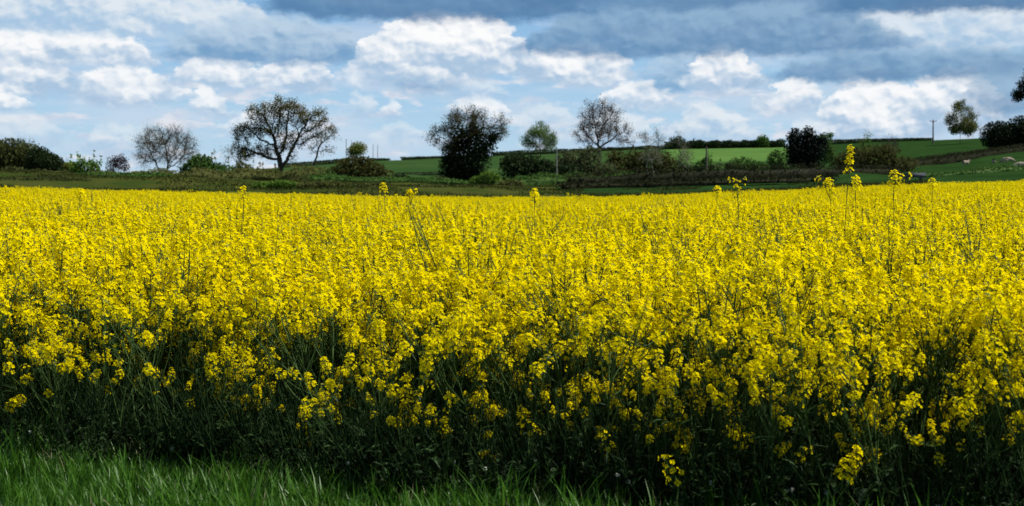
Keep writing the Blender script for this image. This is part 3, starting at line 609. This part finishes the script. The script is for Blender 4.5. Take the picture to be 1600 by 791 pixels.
fleece = make_mat('fleece', (0.26, 0.22, 0.165), 0.95, var=1, scale=14, alt=(0.36, 0.31, 0.24), spec=0.05)
def sheep(label, px, py, D, yaw, graze):
    """one skinned body: trunk, neck, head, four jointed legs, tail"""
    x = X(px, D); z = tz(x, D)
    J = [((0.42, 0, 0.62), 0.21), ((0.12, 0, 0.64), 0.27), ((-0.22, 0, 0.64), 0.28), ((-0.48, 0, 0.63), 0.21), ((-0.60, 0, 0.55), 0.06), ((-0.62, 0, 0.38), 0.035)]
    E = [(0, 1), (1, 2), (2, 3), (3, 4), (4, 5)]
    if graze: neck = [((0.62, 0, 0.52), 0.13), ((0.76, 0, 0.30), 0.09), ((0.86, 0, 0.12), 0.06)]
    else: neck = [((0.58, 0, 0.80), 0.13), ((0.70, 0, 0.98), 0.10), ((0.90, 0, 0.92), 0.06)]
    b = len(J); J += neck; E += [(0, b), (b, b + 1), (b + 1, b + 2)]
    hp = J[b + 1][0]
    for s in (-1, 1):      # ears
        e = len(J); J += [((hp[0] - 0.04, s * 0.15, hp[2] + 0.04), 0.03)]; E += [(b + 1, e)]
    for s in (-1, 1):
        f = len(J); J += [((0.36, s * 0.14, 0.42), 0.085), ((0.37, s * 0.14, 0.22), 0.04), ((0.36, s * 0.14, 0.01), 0.04)]; E += [(0, f), (f, f + 1), (f + 1, f + 2)]
        f = len(J); J += [((-0.40, s * 0.15, 0.44), 0.11), ((-0.52, s * 0.15, 0.26), 0.045), ((-0.47, s * 0.15, 0.01), 0.04)]; E += [(3, f), (f, f + 1), (f + 1, f + 2)]
    me = bpy.data.meshes.new('sheep'); me.from_pydata([j[0] for j in J], E, []); me.materials.append(fleece)
    o = link('sheep', me, loc=(x, D, z)); o.rotation_euler = (0, 0, yaw)
    sk = o.modifiers.new('skin', 'SKIN'); o.modifiers.new('smooth', 'SUBSURF').render_levels = 1
    for i, j in enumerate(J): me.skin_vertices[0].data[i].radius = (j[1], j[1])
    me.skin_vertices[0].data[2].use_root = True
    tag(o, label, 'sheep', 'sheep in the hillside pasture')
sheep('cream sheep grazing alone left of the pair on the slope', 1553, 258, 178, 1.2, True)
sheep('cream sheep standing with its tail to the larger one beside it', 1569, 258, 178, 2.0, True)
sheep('largest cream sheep seen side on, right of the close pair', 1578, 257, 178, 0.1, True)
sheep('lowest sheep on the slope, near the right edge above the rape', 1593, 268, 140, 3.0, True)
sheep('small faint sheep by itself far left of the others', 1509, 262, 185, 0.4, False)

# ------------------------------------------------------------------ oilseed rape
petal = make_mat('rape_petals', (0.93, 0.735, 0.0), 0.6, 0.5, island=1.0, alt=(0.95, 0.82, 0.001), spec=0.0, tcol=(0.96, 0.82, 0.0))
stem_m = make_mat('rape_stems', (0.036, 0.075, 0.020), 0.5, 0.0, island=0.8, alt=(0.075, 0.125, 0.030), spec=0.12)
leaf_m = make_mat('rape_leaves', (0.012, 0.032, 0.012), 0.5, 0.2, island=0.8, alt=(0.022, 0.055, 0.020), spec=0.2)
bud_m = make_mat('rape_buds', (0.20, 0.22, 0.03), 0.6, island=0.8)

def raceme(rng, at, ax, n=26, L=0.075, Rr=0.036, fs=0.0135):
    """petal quads (mat 0) + bud and pedicel faces (mat 1, 2) of one flower head"""
    at = np.asarray(at, float); ax = unit(np.asarray(ax, float)); a = unit(np.cross(ax, [0.3, 0.9, 0.1])); b = np.cross(ax, a)
    t = np.sort(rng.uniform(0, 1, n)) ** 0.85; ang = np.arange(n) * 2.4 + rng.uniform(0, 6)
    rad = Rr * np.sqrt(np.maximum(0.05, 1 - (t * 0.92) ** 2.2)) * rng.uniform(0.6, 1.3, n)
    out = np.cos(ang)[:, None] * a + np.sin(ang)[:, None] * b
    c0 = at + ax * (t * L)[:, None] - ax * L * 0.35
    cen = c0 + out * rad[:, None] + ax * (0.012 * rng.uniform(0.4, 1.2, n))[:, None]
    nrm = unit(out * (1.1 - 0.6 * t)[:, None] + ax * (0.35 + 0.7 * t)[:, None] + rng.normal(size=(n, 3)) * 0.25)
    e1 = unit(np.cross(nrm, rng.normal(size=(n, 3)))); e2 = np.cross(nrm, e1)
    vs, qs = [], []
    sz = fs * rng.uniform(0.8, 1.2, n)[:, None]
    for k in range(4):
        th = k * math.pi / 2; d = math.cos(th) * e1 + math.sin(th) * e2; w = -math.sin(th) * e1 + math.cos(th) * e2
        cup = rng.uniform(0.05, 0.5, n)[:, None]
        v = np.stack([cen - w * sz * 0.14 + d * sz * 0.08, cen + d * sz * 0.62 - w * sz * 0.46 + nrm * sz * cup * 0.6, cen + d * sz * 1.02 + nrm * sz * cup, cen + d * sz * 0.62 + w * sz * 0.46 + nrm * sz * cup * 0.6], 1)
        vs.append(v.reshape(-1, 3)); qs.append(np.arange(n * 4).reshape(n, 4) + 4 * n * k)
    pv, pq = np.concatenate(vs), np.concatenate(qs)
    tip = at + ax * L * 0.62
    bn = 7; bc = tip + rng.normal(size=(bn, 3)) * 0.006
    bv, bq = tubes(bc, bc + ax * 0.008, np.full(bn, 0.0028), np.full(bn, 0.0012), 4)
    sv, sq = tubes(c0, cen, np.full(n, 0.0011), np.full(n, 0.0011), 3)
    av, aq = tubes([at - ax * L * 0.95], [tip], [0.0024], [0.0016], 4)
    # young pods below the flowers
    pn = int(rng.integers(3, 8)); pt = rng.uniform(-0.92, -0.38, pn); pa = rng.uniform(0, 6.28, pn); po = np.cos(pa)[:, None] * a + np.sin(pa)[:, None] * b
    p0 = at + ax * (pt * L)[:, None]; p1 = p0 + po * 0.022 + ax * 0.008; p2 = p1 + unit(po + ax * 0.9) * 0.022
    uv, uq = merge([tubes(p0, p1, np.full(pn, 0.0010), np.full(pn, 0.0010), 3), tubes(p1, p2, np.full(pn, 0.0016), np.full(pn, 0.0006), 3)])
    return (pv, pq), (bv, bq), merge([(sv, sq), (av, aq), (uv, uq)])

def leaf_blade(rng, at, az, L, W, droop):
    n = 4; t = np.linspace(0, 1, n + 1); d = np.array([math.cos(az), math.sin(az), 0]); s = np.array([-d[1], d[0], 0])
    c = np.asarray(at) + d * (L * t * (1 - 0.25 * droop * t))[:, None] + np.array([0, 0, 1]) * (L * (0.45 * t - droop * t * t))[:, None]
    w = W * np.sin(np.clip(t * 0.93 + 0.10, 0, 1) * math.pi) ** 0.8; w[-1] = 0.001
    fold = np.array([0, 0, 1.0]) * (w * 0.25)[:, None]
    Lf = c - s * w[:, None] * 0.5 + fold; Rt = c + s * w[:, None] * 0.5 + fold
    v = np.concatenate([Lf, c, Rt]); m = n + 1; i = np.arange(n)
    q = np.concatenate([np.stack([i, i + m, i + m + 1, i + 1], -1), np.stack([i + m, i + 2 * m, i + 2 * m + 1, i + m + 1], -1)])
    return v, q

def rape_variant(seed, height=1.0, nb=7, low=0.45, heads_n=26, lean=0.10, long_head=False, spread=1.0, leaves=11, btop=0.99, thick=1.0):
    """pieces of one plant: stem (v, q), leaves [..], heads [(petals, buds, stalks)]"""
    rng = np.random.default_rng(seed); lz = rng.uniform(0, 6.28); dirn = np.array([math.cos(lz), math.sin(lz), 0])
    def main(t): return dirn * lean * height * t * t + np.array([0, 0, height * t]) + np.array([0.012 * math.sin(t * 9 + seed), 0.012 * math.cos(t * 7 + seed), 0])
    tt = np.linspace(0, 0.96, 9); mp = np.array([main(t) for t in tt]); rr = np.linspace(0.0062, 0.0026, 9) * thick
    st = [tubes(mp[:-1], mp[1:], rr[:-1], rr[1:], 5)]; heads, lvs = [], []
    ax = unit(main(1.0) - main(0.93)); 
    if long_head: heads.append(raceme(rng, main(0.93), ax, int(heads_n * 1.1), 0.20, 0.022))
    else: heads.append(raceme(rng, main(0.97), ax, heads_n + 4, rng.uniform(0.09, 0.15), 0.036))
    az0 = rng.uniform(0, 6.28)
    for i in range(nb):
        t0 = rng.uniform(low * 0.75, 0.86) if low < 0.8 else 1 - rng.uniform(0.06, 0.13) / height; az = az0 + i * 2.4 + rng.normal() * 0.3; p0 = main(t0); o = np.array([math.cos(az), math.sin(az), 0])
        ztop = height * min(rng.uniform(min(max(t0 + 0.10, low + 0.12), 0.98), 1.0), btop); dz_ = ztop - p0[2]; reach = rng.uniform(0.05, 0.17) * spread + 0.18 * dz_ if low < 0.8 else rng.uniform(0.022, 0.045)
        p1 = p0 + o * reach * 0.55 + np.array([0, 0, dz_ * 0.40]); p2 = p0 + o * reach * 0.9 + np.array([0, 0, dz_ * 0.78]); p3 = p0 + o * reach + np.array([0, 0, dz_])
        st.append(tubes([p0, p1, p2], [p1, p2, p3], [0.0034, 0.0028, 0.0024], [0.0028, 0.0024, 0.0018], 4))
        heads.append(raceme(rng, p3, p3 - p2 + o * 0.02, max(7, int(heads_n * rng.uniform(0.35, 0.95))), rng.uniform(0.05, 0.15), rng.uniform(0.022, 0.038)))
        if rng.random() < 0.7: lvs.append(leaf_blade(rng, p0, az + 0.4, rng.uniform(0.05, 0.10), rng.uniform(0.010, 0.020), rng.uniform(0.2, 0.8)))
    for i in range(leaves):
        t0 = rng.uniform(0.04, 0.60); lvs.append(leaf_blade(rng, main(t0), rng.uniform(0, 6.28), rng.uniform(0.09, 0.20), rng.uniform(0.025, 0.06), rng.uniform(0.3, 1.1)))
    return merge(st), lvs, heads

def head_mesh(name, h):
    (pv, pq), (bv, bq), (sv, sq) = h
    v = np.concatenate([pv, bv, sv]); q = np.concatenate([pq, bq + len(pv), sq + len(pv) + len(bv)])
    return mesh_np(name, v, q, mats=[petal, bud_m, stem_m], qm=np.concatenate([np.zeros(len(pq)), np.ones(len(bq)), np.full(len(sq), 2)]))
def joined_mesh(name, var):
    st, lvs, hs = var; vs, qs, ms, o = [], [], [], 0
    for (v, q), m in [(st, 2)] + [(l, 3) for l in lvs] + [(p, k) for h in hs for k, p in enumerate(h)]:
        vs.append(v); qs.append(q + o); ms.append(np.full(len(q), m)); o += len(v)
    return mesh_np(name, np.concatenate(vs), np.concatenate(qs), mats=[petal, bud_m, stem_m, leaf_m], qm=np.concatenate(ms))
VARIANTS = [rape_variant(100 + i, 1.0, nb, low) for i, (nb, low) in enumerate([(9, .42), (10, .34), (8, .46), (10, .30), (9, .36), (11, .40), (9, .32)])]
class Plant:      # meshes shared by every copy of one variant
    def __init__(s, var, nm):
        s.stem = mesh_np(nm + '_stem', var[0][0], var[0][1], mats=[stem_m])
        s.leaves = [mesh_np(nm + '_leaf', v, q, mats=[leaf_m]) for v, q in var[1]]
        s.heads = [head_mesh(nm + '_flower_head', h) for h in var[2]]
def place_plant(pl, loc, rz, sc, label, group, tilt=(0, 0), nleaf=4):
    r = empty('rape_plant', loc, label, 'rape plant', group); r.rotation_euler = (tilt[0], tilt[1], rz); r.scale = (sc, sc, sc)
    link('stem', pl.stem, r)
    for l in pl.leaves[:nleaf] if nleaf else pl.leaves: link('leaf', l, r)
    for h in pl.heads: link('flower_head', h, r)
    return r

# where the plants stand
rng = np.random.default_rng(3)
def scatter(y0, y1, s, margin):
    yy = np.arange(y0, y1, s); out = []
    for y in yy:
        w = 0.42 * y * margin + 1.6; xx = np.arange(-w, w, s); out.append(np.stack([xx, np.full(len(xx), y)], -1))
    p = np.concatenate(out); return p + rng.uniform(-0.5, 0.5, p.shape) * s
pts = np.concatenate([scatter(3.2, 22, 0.180, 1.3), scatter(22, 42, 0.22, 1.15), scatter(42, FIELD_END, 0.28, 1.1)])
e = pts[:, 1] - edge_y(pts[:, 0])
dens = np.clip(e / 0.3 + 0.6, 0, 1) * (0.74 + 0.5 * vnoise(pts[:, 0], pts[:, 1], 0.55, 8))
keep = (e > 0) & (pts[:, 1] < FIELD_END) & (rng.uniform(size=len(pts)) < dens); pts = pts[keep]; e = e[keep]
hgt = (0.92 + 0.16 * vnoise(pts[:, 0], pts[:, 1], 1.3, 9) + rng.normal(size=len(pts)) * np.where((pts[:, 1] < 16) | (pts[:, 0] < -0.12 * pts[:, 1]), 0.06, 0.04))
hgt *= np.where(e < 0.9, np.minimum(1.0, rng.uniform(0.42, 0.95, len(pts)) + 0.42 * e / 0.9), 1.0) * rng.uniform(0.9, 1.04, len(pts))
hgt *= np.where(rng.uniform(size=len(pts)) < 0.010, rng.uniform(1.06, 1.17, len(pts)), 1.0)
hgt *= np.where((e < 0.45) & (rng.uniform(size=len(pts)) < 0.30), rng.uniform(0.5, 0.8, len(pts)), 1.0)
rot = rng.uniform(0, 6.283, len(pts)); var_i = rng.integers(0, len(VARIANTS), len(pts))
tx = rng.normal(size=len(pts)) * 0.10; ty = rng.normal(size=len(pts)) * 0.10
front = e < 0.6; tx[front] += rng.uniform(0.0, 0.30, front.sum())     # the outer plants lean out over the verge
zz = terrain(pts[:, 0], pts[:, 1])
# the nearest ones in view are plants of their own, the rest is one crop
inview = np.abs(pts[:, 0]) < 0.43 * pts[:, 1] + 0.05
order = np.argsort(np.where(inview, np.hypot(pts[:, 0], pts[:, 1]) + e * 1.2, 1e9))[:272]
solo = np.zeros(len(pts), bool); solo[order] = True
PL = [Plant(v, 'rape') for v in VARIANTS]
for i in np.where(solo)[0]:
    place_plant(PL[var_i[i]], (pts[i, 0], pts[i, 1], zz[i]), rot[i], hgt[i], 'flowering rape plant among many alike in the front rows of the crop', 'rape plants in the front rows', (tx[i], ty[i]))

protos = []
for i, v in enumerate(VARIANTS):
    protos.append(bpy.data.objects.new('rape_crop_plant', joined_mesh('rape_crop_plant', v)))   # not linked: only its mesh is used
def bare_mesh(seed, h):     # plants that have dropped their petals or not opened yet: stalks, buds and pods
    st, lvs, hs = rape_variant(seed, h, 3, 0.55, 10, 0.12, False, 1.1, 6); return joined_mesh('bare_plant', (st, lvs, [(hd[1], hd[1], hd[2]) for hd in hs]))
for i in range(3): protos.append(bpy.data.objects.new('bare_crop_plant', bare_mesh(900 + i, 1.08)))
bare = (~solo) & (np.random.default_rng(8).uniform(size=len(pts)) < 0.07 * np.clip(1.6 - pts[:, 1] / 25, 0.25, 1) + 0.10 * (pts[:, 1] < 22) * (vnoise(pts[:, 0], pts[:, 1], 0.9, 21) > 0.66)) & (e > 0.8)
var_i = np.where(bare, len(VARIANTS) + np.arange(len(pts)) % 3, var_i)
def scatter_object(name, P3, rots, scs, idx_, protos_, label, cat):
    me = bpy.data.meshes.new(name); me.vertices.add(len(P3)); me.vertices.foreach_set('co', np.asarray(P3, np.float32).ravel())
    a = me.attributes.new('rot', 'FLOAT_VECTOR', 'POINT'); a.data.foreach_set('vector', np.asarray(rots, np.float32).ravel())
    a = me.attributes.new('scl', 'FLOAT_VECTOR', 'POINT'); a.data.foreach_set('vector', np.asarray(scs, np.float32).ravel())
    a = me.attributes.new('pick', 'INT', 'POINT'); a.data.foreach_set('value', np.asarray(idx_, np.int32))
    me.update(); o = link(name, me); tag(o, label, cat, kind='stuff')
    ng = bpy.data.node_groups.new(name, 'GeometryNodeTree')
    ng.interface.new_socket('Geometry', in_out='INPUT', socket_type='NodeSocketGeometry'); ng.interface.new_socket('Geometry', in_out='OUTPUT', socket_type='NodeSocketGeometry')
    gi = ng.nodes.new('NodeGroupInput'); go = ng.nodes.new('NodeGroupOutput'); ip = ng.nodes.new('GeometryNodeInstanceOnPoints')
    jn = ng.nodes.new('GeometryNodeJoinGeometry')
    for p in reversed(protos_):
        oi = ng.nodes.new('GeometryNodeObjectInfo'); oi.inputs['Object'].default_value = p; oi.inputs['As Instance'].default_value = False
        g2 = ng.nodes.new('GeometryNodeGeometryToInstance'); ng.links.new(oi.outputs['Geometry'], g2.inputs[0]); ng.links.new(g2.outputs[0], jn.inputs[0])
    def att(nm, ty):
        n = ng.nodes.new('GeometryNodeInputNamedAttribute'); n.data_type = ty; n.inputs['Name'].default_value = nm; return n.outputs['Attribute']
    ng.links.new(gi.outputs[0], ip.inputs['Points']); ng.links.new(jn.outputs[0], ip.inputs['Instance'])
    ip.inputs['Pick Instance'].default_value = True
    ng.links.new(att('pick', 'INT'), ip.inputs['Instance Index']); ng.links.new(att('scl', 'FLOAT_VECTOR'), ip.inputs['Scale'])
    er = ng.nodes.new('FunctionNodeEulerToRotation'); ng.links.new(att('rot', 'FLOAT_VECTOR'), er.inputs[0]); ng.links.new(er.outputs[0], ip.inputs['Rotation'])
    ng.links.new(ip.outputs[0], go.inputs[0])
    md = o.modifiers.new('scatter', 'NODES'); md.node_group = ng
    return o
r_ = ~solo
scatter_object('rape_crop', np.stack([pts[r_, 0], pts[r_, 1], zz[r_]], -1), np.stack([tx[r_], ty[r_], rot[r_]], -1), np.repeat(hgt[r_][:, None], 3, 1), var_i[r_], protos,
               'yellow oilseed rape in full flower filling the whole field', 'crop')
print('rape plants', len(pts), 'solo', solo.sum())

# single plants that stand out above the crop
def outstanding(px, ytop, D, label, nb=1, long_head=False, seed=0, low=0.75, heads=24, spread=0.6, tilt=(0, 0), btop=0.99):
    x = X(px, D); z0 = tz(x, D); h = Z(ytop, D) - z0 - 0.035
    pl = Plant(rape_variant(500 + seed, h, nb, low, heads, 0.02, long_head, spread, 2, btop, 0.62), 'tall_rape')
    place_plant(pl, (x, D, z0), 0.0, 1.0, label, 'rape plants rising above the crop', tilt, 0)
for k, a in enumerate([
    (1318, 222, 7.6, 'tallest rape plant, its long loose flower spike before the black yew', 3, True, 1, 0.4, 30, 1.1, (0, 0), 0.70),
    (375, 290, 11.0, 'rape plant with a big drooping head below the oak', 1, True, 2, 0.9, 26),
    (602, 286, 12.0, 'single round rape head standing up left of its lower neighbour', 0, False, 3, 0.9, 26),
    (637, 295, 12.0, 'lower rape head just right of the single round one', 1, False, 4, 0.92, 24),
    (838, 296, 11.0, 'rape head poking up below the thicket', 1, False, 6, 0.94, 22),
    (1116, 290, 12.0, 'rape head poking up before the long brown hedge', 0, False, 8, 0.9, 26),
    (1155, 280, 10.5, 'sparse three part rape head on a thin stem before the brown hedge', 2, True, 9, 0.93, 11),
    (1301, 279, 9.5, 'round rape head just left of the tallest rape stem', 1, False, 10, 0.9, 30),
    (1333, 276, 9.5, 'round rape head just right of the tallest rape stem', 0, False, 11, 0.9, 30),
    (1397, 270, 9.5, 'bright rape head standing above the field left of the trough', 1, False, 12, 0.93, 32),
    (1461, 279, 11.0, 'small round rape head standing above the field right of the trough', 0, False, 13, 0.9, 24),
    (122, 293, 11.0, 'rape head poking up below the fresh green shrub', 0, False, 19, 0.95, 24)]):
    outstanding(*a)
# low plants out in front at the dark foot of the crop
def low_plant(px, py, D, label, seed, heads=26, nb=0, long_head=False):
    x = X(px, D); z0 = tz(x, D); h = max(Z(py, D) - z0, 0.12)
    pl = Plant(rape_variant(700 + seed, h + 0.02, nb, 0.6, heads, 0.15, long_head, 0.5, 3), 'low_rape')
    place_plant(pl, (x - 0.1 * h, D, z0), 0.0, 1.0, label, 'low rape plants at the foot of the crop', (0, 0), 0)
low_plant(1318, 738, 5.0, 'short rape plant with a round ball head low at the right foot', 1, 40)
low_plant(1062, 702, 5.4, 'short rape plant with a ring shaped head in the dark foot', 2, 34)
low_plant(848, 672, 5.7, 'short rape plant with one small domed head near the middle foot', 3, 22)
low_plant(1072, 752, 5.2, 'lowest small rape head beside the grass right of centre', 4, 14)
low_plant(978, 700, 5.5, 'small half open rape head left of the ring shaped one', 5, 14)
low_plant(742, 622, 5.9, 'loose hanging rape head at the front left of the middle', 6, 36, 1, True)
low_plant(655, 655, 6.1, 'ragged rape head low in the dark foot left of middle', 7, 26, 1)

# ------------------------------------------------------------------ verge grass
blade_m = make_mat('grass_blades', (0.022, 0.085, 0.007), 0.42, 0.40, island=1.0, alt=(0.075, 0.19, 0.018), spec=0.28)
def tuft(seed, n=26, hmin=0.06, hmax=0.17, rad=0.07, w=0.0046):
    rng = np.random.default_rng(seed); vs, qs = [], []
    for i in range(n):
        az = rng.uniform(0, 6.28); h = rng.uniform(hmin, hmax); bend = rng.uniform(0.05, 0.5) * h; ww = w * rng.uniform(0.6, 1.3)
        a2 = rng.uniform(0, 6.28); r0 = rad * math.sqrt(rng.random()); b = np.array([r0 * math.cos(a2), r0 * math.sin(a2), 0]); o = np.array([math.cos(az), math.sin(az), 0]); s = np.array([-o[1], o[0], 0])
        t = np.linspace(0, 1, 5); c = b + o * (bend * t ** 2)[:, None] + np.array([0, 0, 1.0]) * (h * (t - 0.18 * t * t))[:, None]
        wd = ww * (1 - t ** 1.8 * 0.96); v = np.concatenate([c - s * wd[:, None], c + s * wd[:, None]]); k = np.arange(4)
        qs.append(np.stack([k, k + 5, k + 6, k + 1], -1) + 10 * i); vs.append(v)
    return np.concatenate(vs), np.concatenate(qs)
straw_m = make_mat('dead_straw', (0.22, 0.20, 0.10), 0.7, 0.3, island=1.0, alt=(0.34, 0.31, 0.18), spec=0.1)
tufts = [bpy.data.objects.new('grass_tuft', mesh_np('grass_tuft', *tuft(i, hmax=h), mats=[blade_m])) for i, h in enumerate([0.17, 0.20, 0.14, 0.18, 0.26])]
tufts += [bpy.data.objects.new('straw_tuft', mesh_np('straw_tuft', *tuft(40, 5, 0.12, 0.30, 0.09, 0.0026), mats=[straw_m])), bpy.data.objects.new('tall_tuft', mesh_np('tall_tuft', *tuft(41, 9, 0.16, 0.34, 0.05, 0.0055), mats=[blade_m]))]
rng = np.random.default_rng(12)
gp = rng.uniform((-4.2, 3.0), (3.6, 8.6), (16000, 2)); ge = gp[:, 1] - edge_y(gp[:, 0])
pr = np.clip(1 - (ge + 0.10 + 0.5 * (vnoise(gp[:, 0], gp[:, 1], 0.35, 31) - 0.5)) / 0.5, 0, 1) ** 1.4
keep = rng.uniform(size=len(gp)) < pr; gp = gp[keep]; gs = rng.uniform(0.65, 1.2, len(gp)) * (0.8 + 0.45 * vnoise(gp[:, 0], gp[:, 1], 0.5, 6)); n = len(gp)
scatter_object('grass', np.stack([gp[:, 0], gp[:, 1], terrain(gp[:, 0], gp[:, 1])], -1), np.stack([rng.normal(size=n) * 0.1, rng.normal(size=n) * 0.1, rng.uniform(0, 6.28, n)], -1),
               np.repeat(gs[:, None], 3, 1), rng.choice(7, n, p=[.23, .23, .16, .22, .06, .05, .05]), tufts, 'long green grass on the verge in front of the crop', 'grass')
# dead white seed heads and weeds scattered in the shade at the foot
seed_m = make_mat('seed_heads', (0.36, 0.36, 0.30), 0.9, island=1.0)
weed_m = make_mat('weed_leaves', (0.030, 0.052, 0.022), 0.7, 0.25, island=0.8, alt=(0.06, 0.09, 0.04), spec=0.1)
def seedhead(seed):
    rng = np.random.default_rng(seed); h = rng.uniform(0.12, 0.3); a = np.array([[0, 0, 0]]); b = np.array([[rng.normal() * 0.03, rng.normal() * 0.03, h]])
    s = tubes(a, b, [0.0012], [0.0010], 3); d = unit(rng.normal(size=(26, 3))); c = b + d * 0.007
    hd = cards(rng, c, np.full(26, 0.007)); v, q = merge([s, hd]); m = np.concatenate([np.zeros(len(s[1])), np.ones(len(hd[1]))])
    return mesh_np('seed_head', v, q, mats=[stem_m, seed_m], qm=m)
def weed(seed):
    rng = np.random.default_rng(seed); parts = []
    for i in range(7):
        az = rng.uniform(0, 6.28); h = rng.uniform(0.08, 0.22); o = np.array([math.cos(az), math.sin(az), 0]) * rng.uniform(0.02, 0.09)
        a = np.zeros(3); b = o + np.array([0, 0, h]); parts.append(tubes([a], [b], [0.002], [0.001], 3))
        for t in np.linspace(0.2, 1.0, 7): parts.append(leaf_blade(rng, a + (b - a) * t, rng.uniform(0, 6.28), rng.uniform(0.025, 0.055), rng.uniform(0.006, 0.012), rng.uniform(0, 0.8)))
    return mesh_np('weed', *merge(parts), mats=[weed_m])
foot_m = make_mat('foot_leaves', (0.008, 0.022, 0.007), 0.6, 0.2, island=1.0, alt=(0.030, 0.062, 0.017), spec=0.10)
def rosette(seed):
    rng = np.random.default_rng(seed + 50); parts = []
    for i in range(9):
        az = rng.uniform(0, 6.28); r = rng.uniform(0, 0.12); parts.append(leaf_blade(rng, np.array([math.cos(az) * r, math.sin(az) * r, rng.uniform(0.0, 0.30)]), rng.uniform(0, 6.28), rng.uniform(0.05, 0.13), rng.uniform(0.010, 0.032), rng.uniform(0.1, 1.0)))
    for i in range(16):
        a = np.array([rng.normal() * 0.05, rng.normal() * 0.05, 0]); b = a + np.array([rng.normal() * 0.12, rng.normal() * 0.12, rng.uniform(0.2, 0.6)]); parts.append(tubes([a], [b], [0.0026], [0.0014], 3))
        if i > 5: parts.append(leaf_blade(rng, a + (b - a) * rng.uniform(0.3, 0.9), rng.uniform(0, 6.28), rng.uniform(0.04, 0.09), rng.uniform(0.006, 0.014), rng.uniform(0, 0.6)))
    return mesh_np('rosette', *merge(parts), mats=[foot_m])
rp = [bpy.data.objects.new('leafy_undergrowth', rosette(i)) for i in range(5)]
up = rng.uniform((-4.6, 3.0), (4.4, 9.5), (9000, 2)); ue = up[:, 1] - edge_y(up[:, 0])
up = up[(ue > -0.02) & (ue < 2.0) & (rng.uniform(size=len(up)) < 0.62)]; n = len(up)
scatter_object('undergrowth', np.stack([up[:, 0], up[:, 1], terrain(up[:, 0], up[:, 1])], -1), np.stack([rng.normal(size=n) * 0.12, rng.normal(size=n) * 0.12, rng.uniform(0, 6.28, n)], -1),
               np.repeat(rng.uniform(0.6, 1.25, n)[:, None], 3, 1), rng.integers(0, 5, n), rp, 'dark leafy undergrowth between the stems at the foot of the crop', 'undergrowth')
wp = [bpy.data.objects.new('weed_clump', weed(i)) for i in range(4)] + [bpy.data.objects.new('seed_head', seedhead(i)) for i in range(4)]
gp = rng.uniform((-4.0, 4.0), (3.6, 8.2), (5200, 2)); ge = gp[:, 1] - edge_y(gp[:, 0])
pr = np.exp(-((ge - 0.22) / 0.32) ** 2) * 0.24; gp = gp[rng.uniform(size=len(gp)) < pr]; n = len(gp)
scatter_object('weeds', np.stack([gp[:, 0], gp[:, 1], terrain(gp[:, 0], gp[:, 1])], -1), np.stack([rng.normal(size=n) * 0.15, rng.normal(size=n) * 0.15, rng.uniform(0, 6.28, n)], -1),
               np.repeat(rng.uniform(0.7, 1.3, n)[:, None], 3, 1), rng.choice(8, n, p=[.17, .17, .17, .17, .08, .08, .08, .08]), wp, 'grey green weeds and pale seed heads in the shade at the foot of the crop', 'weeds')
# one feathery clump out in the grass
x = X(540, 6.35); z = tz(x, 6.35)
rngw = np.random.default_rng(77); parts = []
for i in range(26):
    az = rngw.uniform(0, 6.28); h = rngw.uniform(0.10, 0.30); o = np.array([math.cos(az), math.sin(az), 0]) * rngw.uniform(0.04, 0.26); b = o + np.array([0, 0, h]); a = o * 0.3
    parts.append(tubes([a], [b], [0.0022], [0.001], 3))
    for t in np.linspace(0.15, 1.0, 9): parts.append(leaf_blade(rngw, a + (b - a) * t, rngw.uniform(0, 6.28), rngw.uniform(0.03, 0.07), rngw.uniform(0.005, 0.010), rngw.uniform(0, 0.6)))
o = link('weed_plant', mesh_np('weed_plant', *merge(parts), mats=[weed_m]), loc=(x, 6.35, z)); tag(o, 'feathery grey green weed clump between the grass and the rape', 'weed')
